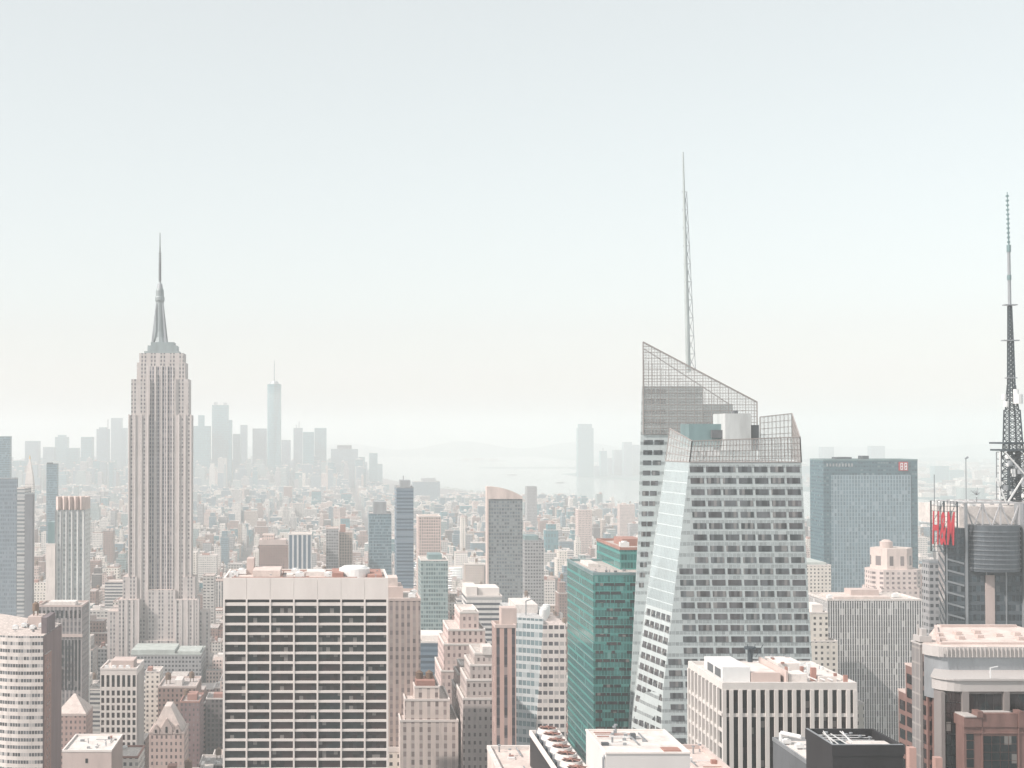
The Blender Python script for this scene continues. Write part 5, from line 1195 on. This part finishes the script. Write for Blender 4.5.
def boat(px, py, L_, lb):
    Yd = CAMZ / ((py - HY) / FPX); x0 = (px - PX) / FPX * Yd
    r = thing('ferry', lb, 'boat', (x0, Yd, 0), 'boats on the river')
    m = MB(); m.prism([(x0 - L_, Yd - 5), (x0 + L_ * .7, Yd - 5), (x0 + L_, Yd), (x0 + L_ * .7, Yd + 5), (x0 - L_, Yd + 5)], .1, 5); m.build('hull', M['dark_metal'], r)
    m = MB(); m.box(x0 - L_ * .8, x0 + L_ * .5, Yd - 4, Yd + 4, 5, 10); m.box(x0, x0 + L_ * .3, Yd - 3, Yd + 3, 10, 13); m.build('cabin', M['white_metal'], r)
boat(925, 524, 18, 'small ferry on the river between the blue slab and the media tower'); boat(512, 475, 30, 'ferry on the open water above the dark speckled tower'); boat(448, 447, 60, 'far ship near the hills on the left of the harbour'); boat(560, 483, 22, 'small boat near the shore left of the lone glass tower')

# ================================================================== THE REST OF THE CITY
rnd = random.Random(5)
def lim(px, Y):      # highest photo row a filler roof may reach at this depth
    if Y < 900: b = 748
    elif Y < 1000 and px < 225: b = 712
    elif Y < 1200: b = 668
    elif Y < 1450: b = 612
    elif Y < 1750: b = 566
    elif Y < 2400: b = 540
    elif Y < 3300: b = 514
    elif Y < 4500: b = 496
    elif Y < 6000: b = 484
    else: b = 456 if px < 365 else 480
    if 135 < px < 222 and Y < 845: b = 762
    if 104 < px < 214 and Y < 1270: b = max(b, 662)
    if px > 385 and Y > 4500: b = 493
    if px > 800 and Y < 900: b = max(b, 735)
    return b
shore = [(-800, 1750), (2500, 1750), (3200, 1450), (4200, 1180), (5200, 900), (6100, 640), (7000, 430), (8100, 300), (8700, 80)]
def east(Y):
    for (a, xa_), (b_, xb_) in zip(shore, shore[1:]):
        if a <= Y <= b_: return xa_ + (xb_ - xa_) * (Y - a) / (b_ - a)
    return -200
cand = []
Yb = 640.
while Yb < 8600:
    big = .9 if Yb < 3200 else (1.0 if Yb < 5200 else 1.3)
    xl = X(-30, Yb); xr_ = X(1054, Yb)
    xx = math.floor(xl / 270) * 270 + 115
    xx -= 270
    while xx < xr_:
        # one block: 240 m long, 62 m deep, two rows of lots
        for row in (0, 1):
            x_ = xx
            while x_ < xx + 240:
                wdt = (rnd.uniform(8, 20) if rnd.random() < .6 else rnd.uniform(16, 38)) * big
                if x_ + wdt > xx + 240: wdt = xx + 240 - x_
                if wdt < 7: break
                y0 = Yb + row * 31 * big; d = 29 * big * rnd.uniform(.8, 1)
                cx = x_ + wdt / 2
                h = rnd.lognormvariate(3.2, .5) if Yb > 1700 else rnd.lognormvariate(3.75, .45)
                if rnd.random() < (.05 if Yb < 4000 else .08): h *= rnd.uniform(1.6, 2.8)
                if Yb < 900: h *= 1.3
                if Yb > 5600 and cx < X(385, Yb): h = rnd.lognormvariate(4.45, .5)
                px = PX + cx / y0 * FPX
                if cx + wdt / 2 < east(y0) - 25 and -25 < px < 1050 and not any(fx0 < x_ + wdt and fx1 > x_ and fy0 < y0 + d and fy1 > y0 for fx0, fx1, fy0, fy1 in FOOT):
                    yl = lim(px, y0) + rnd.uniform(0, 14); hm = CAMZ - (yl - HY) / FPX * y0
                    if hm < h: h = hm * rnd.uniform(.75, 1)
                    if h > 7: cand.append([x_ + .3, x_ + wdt - .3, y0, y0 + d, h + 1.5, rnd.choices(GEN, GW)[0] if rnd.random() > (y0 - 1600) / 5000 else rnd.choice(['f_blue', 'f_slatefar', 'f_blue', 'f_teal', 'f_grey'])])  # bluer facades farther off: haze tint put into the colour choice
                x_ += wdt + (0 if rnd.random() < .8 else 3)
        xx += 270
    Yb += 80 * big
# the far bank
for k in range(900):
    Y_ = rnd.uniform(5200, 12500); px = rnd.uniform(590, 1040); x_ = (px - PX) / FPX * Y_
    sx = 2400 if Y_ < 5400 else (1950 + (7000 - Y_) * .28 if Y_ < 7000 else 1520 + (8250 - Y_) * .344 if Y_ < 8250 else 1900 + (Y_ - 9000) * .1)
    if x_ < sx + 60: continue
    cand.append([x_, x_ + rnd.uniform(25, 90), Y_, Y_ + rnd.uniform(25, 60), rnd.lognormvariate(2.9, .4) + 1.6, rnd.choices(GEN, GW)[0]])
# what can be seen of each, front to back
cov = np.zeros((768, 1024), bool); ev = [(r_[4], 0, r_) for r_ in RECTS] + [(c[2], 1, c) for c in cand]; ev.sort(key=lambda e: (e[0], e[1])); vis = []
for Yd, k, e in ev:
    if k == 0: a, b_, t_, bo = e[:4]
    else:
        c0 = proj(e[0], e[2], e[4]); c1 = proj(e[1], e[2], e[4]); cb = proj(e[0], e[3], e[4]); a, b_, t_, bo = c0[0], c1[0], cb[1], proj(e[0], e[2], 0)[1]
    a, b_ = int(max(0, round(a))), int(min(1024, round(b_))); t_, bo = int(max(0, round(t_))), int(min(768, round(bo)))
    if b_ <= a or bo <= t_:
        if k: vis.append((0, e, 0, 0))
        continue
    sub = cov[t_:bo, a:b_]
    if k: vis.append((int((~sub).sum()), e, (a + b_) / 2, t_))
    sub[:] = True
vis.sort(key=lambda v: -v[0])
single_ones = [v for v in vis[:290] if v[0] > 0]
rest = [v[1] for v in vis[len(single_ones):] if v[0] > 0 or rnd.random() < .35]
print('candidates', len(cand), 'own', len(single_ones), 'smallest', single_ones[-1][0], 'rest', len(rest))
MARKS = [(10, 'the slate slab'), (68, 'the tower with the folded crown'), (118, 'the slim white grid tower'), (160, 'the limestone skyscraper'), (190, 'the brown brick tower'), (222, "the white slab's left edge"), (275, 'the reddish loft'), (300, 'the white-striped blue building'), (340, 'the grey brown slab tower'),
         (380, 'the blue grey capped tower'), (405, 'the slender blue tower'), (430, 'the pale pink speckled tower'), (465, 'the pink stepped tower'), (505, 'the curved-top tower'), (545, 'the slant-sided tower'), (600, 'the green block'), (640, 'the faceted tower'), (820, 'the blue slab'), (895, 'the deco tower'), (932, 'the media tower'), (990, 'the mast')]
used = {}
def mklabel(v, feat):
    px, py, e = v[2], v[3], v[1]
    d, nm = min((abs(px - q_[0]), q_[1], q_[0]) for q_ in MARKS)[:2]
    mx = [q_[0] for q_ in MARKS if q_[1] == nm][0]
    rel = 'in line with' if abs(px - mx) < 6 else ('just right of' if px > mx else 'just left of')
    Yd = e[2]
    zone = 'near streets' if Yd < 1000 else 'close rooftops' if Yd < 1500 else 'middle rooftops' if Yd < 2300 else 'farther rooftops' if Yd < 3500 else 'hazy rooftops' if Yd < 5000 else 'faintest rooftops'
    sz = 'tall' if e[4] > 75 else 'low' if e[4] < 28 else 'narrow' if e[1] - e[0] < 17 else 'wide' if e[1] - e[0] > 30 else 'mid-size'
    return '%s %s building%s %s %s, %s' % (sz, WORD[e[5]], feat, rel, nm, zone)
ORD = ['', 'second ', 'third ', 'fourth ', 'fifth ', 'sixth ', 'seventh ', 'eighth ', 'ninth ', 'tenth ']
labs = []
for v in single_ones:
    x0, x1, y0, y1, h, mt = v[1]; f = rnd.random()
    feat = ' with water tank' if f < .3 and x1 - x0 > 9 and y0 < 2600 else ' with rooftop box' if f < .65 else ' with two rooftop boxes' if f < .8 and x1 - x0 > 14 else ' with flat roof'
    labs.append([v, feat, mklabel(v, feat)])
byl = {}
for l_ in labs: byl.setdefault(l_[2], []).append(l_)
for k, g_ in byl.items():
    if len(g_) > 1:
        g_.sort(key=lambda l_: l_[0][1][2])
        for i, l_ in enumerate(g_): l_[2] = (('nearest ' if i == 0 else ORD[i] + 'nearest ') + k) if len(g_) > 1 else k
for v, feat, lb in labs:
    x0, x1, y0, y1, h, mt = v[1]
    lb = ' '.join(lb.split()[:16])
    root = thing('city_building', lb, 'building', ((x0 + x1) / 2, (y0 + y1) / 2, 1.5), 'buildings of the city grid')
    m = MB(); hh = h; setb = h > 50 and rnd.random() < .5
    if setb: h = h * .86
    m.box(x0, x1, y0, y1, 1.5, h)
    if setb: ins = (x1 - x0) * .16; m.box(x0 + ins, x1 - ins, y0 + 3, y1 - 3, h, hh); xi0, xi1, yi0, yi1 = x0 + ins, x1 - ins, y0 + 3, y1 - 3
    else: xi0, xi1, yi0, yi1 = x0, x1, y0, y1
    m.build('wall', M[mt], root)
    parapet(root, x0, x1, y0, y1, h + .003, 1.0, .5, M[rnd.choice(['white_stone', 'pink_stone', 'pale_roof', 'white_stone', 'grey_stone', 'brick'])], 'cornice')
    W_, D_ = xi1 - xi0, yi1 - yi0
    nb = 2 if 'two' in feat else 1 if 'box' in feat or rnd.random() < .6 else 0
    if 'flat roof' in feat: nb = 0
    for k in range(nb):
        a = xi0 + W_ * rnd.uniform(.08, .3) + k * W_ * .4; b_ = yi0 + D_ * rnd.uniform(.1, .5)
        MB().box(a, min(a + W_ * rnd.uniform(.2, .4), xi1 - .6), b_, b_ + D_ * .35, hh + .01, hh + rnd.uniform(2.5, 5)).build('roof_house', M[rnd.choice(['white_stone', 'pink_stone', 'pale_roof', 'brick', 'grey_stone'])], root)
    if 'tank' in feat: tank(root, xi0 + W_ * rnd.uniform(.55, .8), yi0 + D_ * rnd.uniform(.2, .7), hh, rnd.uniform(.8, 1.1))
    if y0 < 1500 and rnd.random() < .7:
        for k in range(rnd.randint(1, 3)): acunit(root, rnd.uniform(xi0 + 2.5, xi1 - 2.5), rnd.uniform(yi0 + 2, yi1 - 2), hh, rnd.uniform(.5, .8))
m = MB(); GEN = GEN + ['f_slatefar']; gi = {g: i for i, g in enumerate(GEN)}; nG = len(GEN); ex = ['white_stone', 'pink_stone', 'pale_roof', 'grey_stone', 'brick', 'wood']
for x0, x1, y0, y1, h, mt in rest:
    m.box(x0, x1, y0, y1, 1.5, h, gi[mt])
    if rnd.random() < .8:
        a = x0 + (x1 - x0) * rnd.uniform(.1, .5); b_ = y0 + (y1 - y0) * rnd.uniform(0, .5); m.box(a, a + (x1 - x0) * rnd.uniform(.2, .4), b_, b_ + (y1 - y0) * .4, h + .01, h + rnd.uniform(2.5, 6), nG + rnd.choice([0, 0, 1, 2, 2, 3, 4]))
    if y0 < 3500 and rnd.random() < .3: a = x0 + (x1 - x0) * .75; b_ = y0 + (y1 - y0) * rnd.uniform(.2, .8); m.cyl(a, b_, h + 2.5, h + 6.5, 2, n=8, mi=nG + 5); m.cyl(a, b_, h + 6.5, h + 8, 2.2, .2, n=8, mi=nG + 5)
o = m.build('distant_buildings', [M[g] for g in GEN] + [M[k] for k in ex]); tag(o, 'dense mass of small far rooftops filling the city between the towers', kind='stuff'); o['category'] = 'buildings'
# ---- trees: a hazy mass along the streets and riverside
tr = MB(); pts = []
for k in range(420):
    Y_ = rnd.uniform(1500, 6500); e_ = east(Y_)
    if k < 240: x_ = e_ - rnd.uniform(4, 22)
    else: x_ = math.floor(rnd.uniform(X(0, Y_), X(1024, Y_)) / 270) * 270 - 15 + rnd.choice((-11, 11))
    if not (X(-10, Y_) < x_ < X(1034, Y_)): continue
    for j in range(14):
        a, b_, c_ = rnd.gauss(0, 2.4), rnd.gauss(0, 2.4), rnd.uniform(3, 10); r_ = rnd.uniform(.9, 2.0); u = Vector((rnd.gauss(0, 1), rnd.gauss(0, 1), rnd.gauss(0, 1))).normalized(); v_ = u.orthogonal().normalized(); c0 = Vector((x_ + a, Y_ + b_, 1.5 + c_))
        tr.poly([c0 + u * r_, c0 + v_ * r_, c0 - u * r_, c0 - v_ * r_])
    tr.cyl(x_, Y_, 1.5, 6, .35, .25, n=5, mi=1)
me = bpy.data.meshes.new('street_trees'); me.from_pydata(tr.v, [], tr.f); me.materials.append(plain('leaf', (.06, .09, .05), .9, var=.4, scale=.2, streak=False)); me.materials.append(M['wood']); me.polygons.foreach_set('material_index', tr.m)
o = bpy.data.objects.new('street_trees', me); COL.objects.link(o); tag(o, 'scattered green street and riverside trees seen far off through haze', kind='stuff')
for o in bpy.data.objects:
    if '_o' in o: del o['_o']
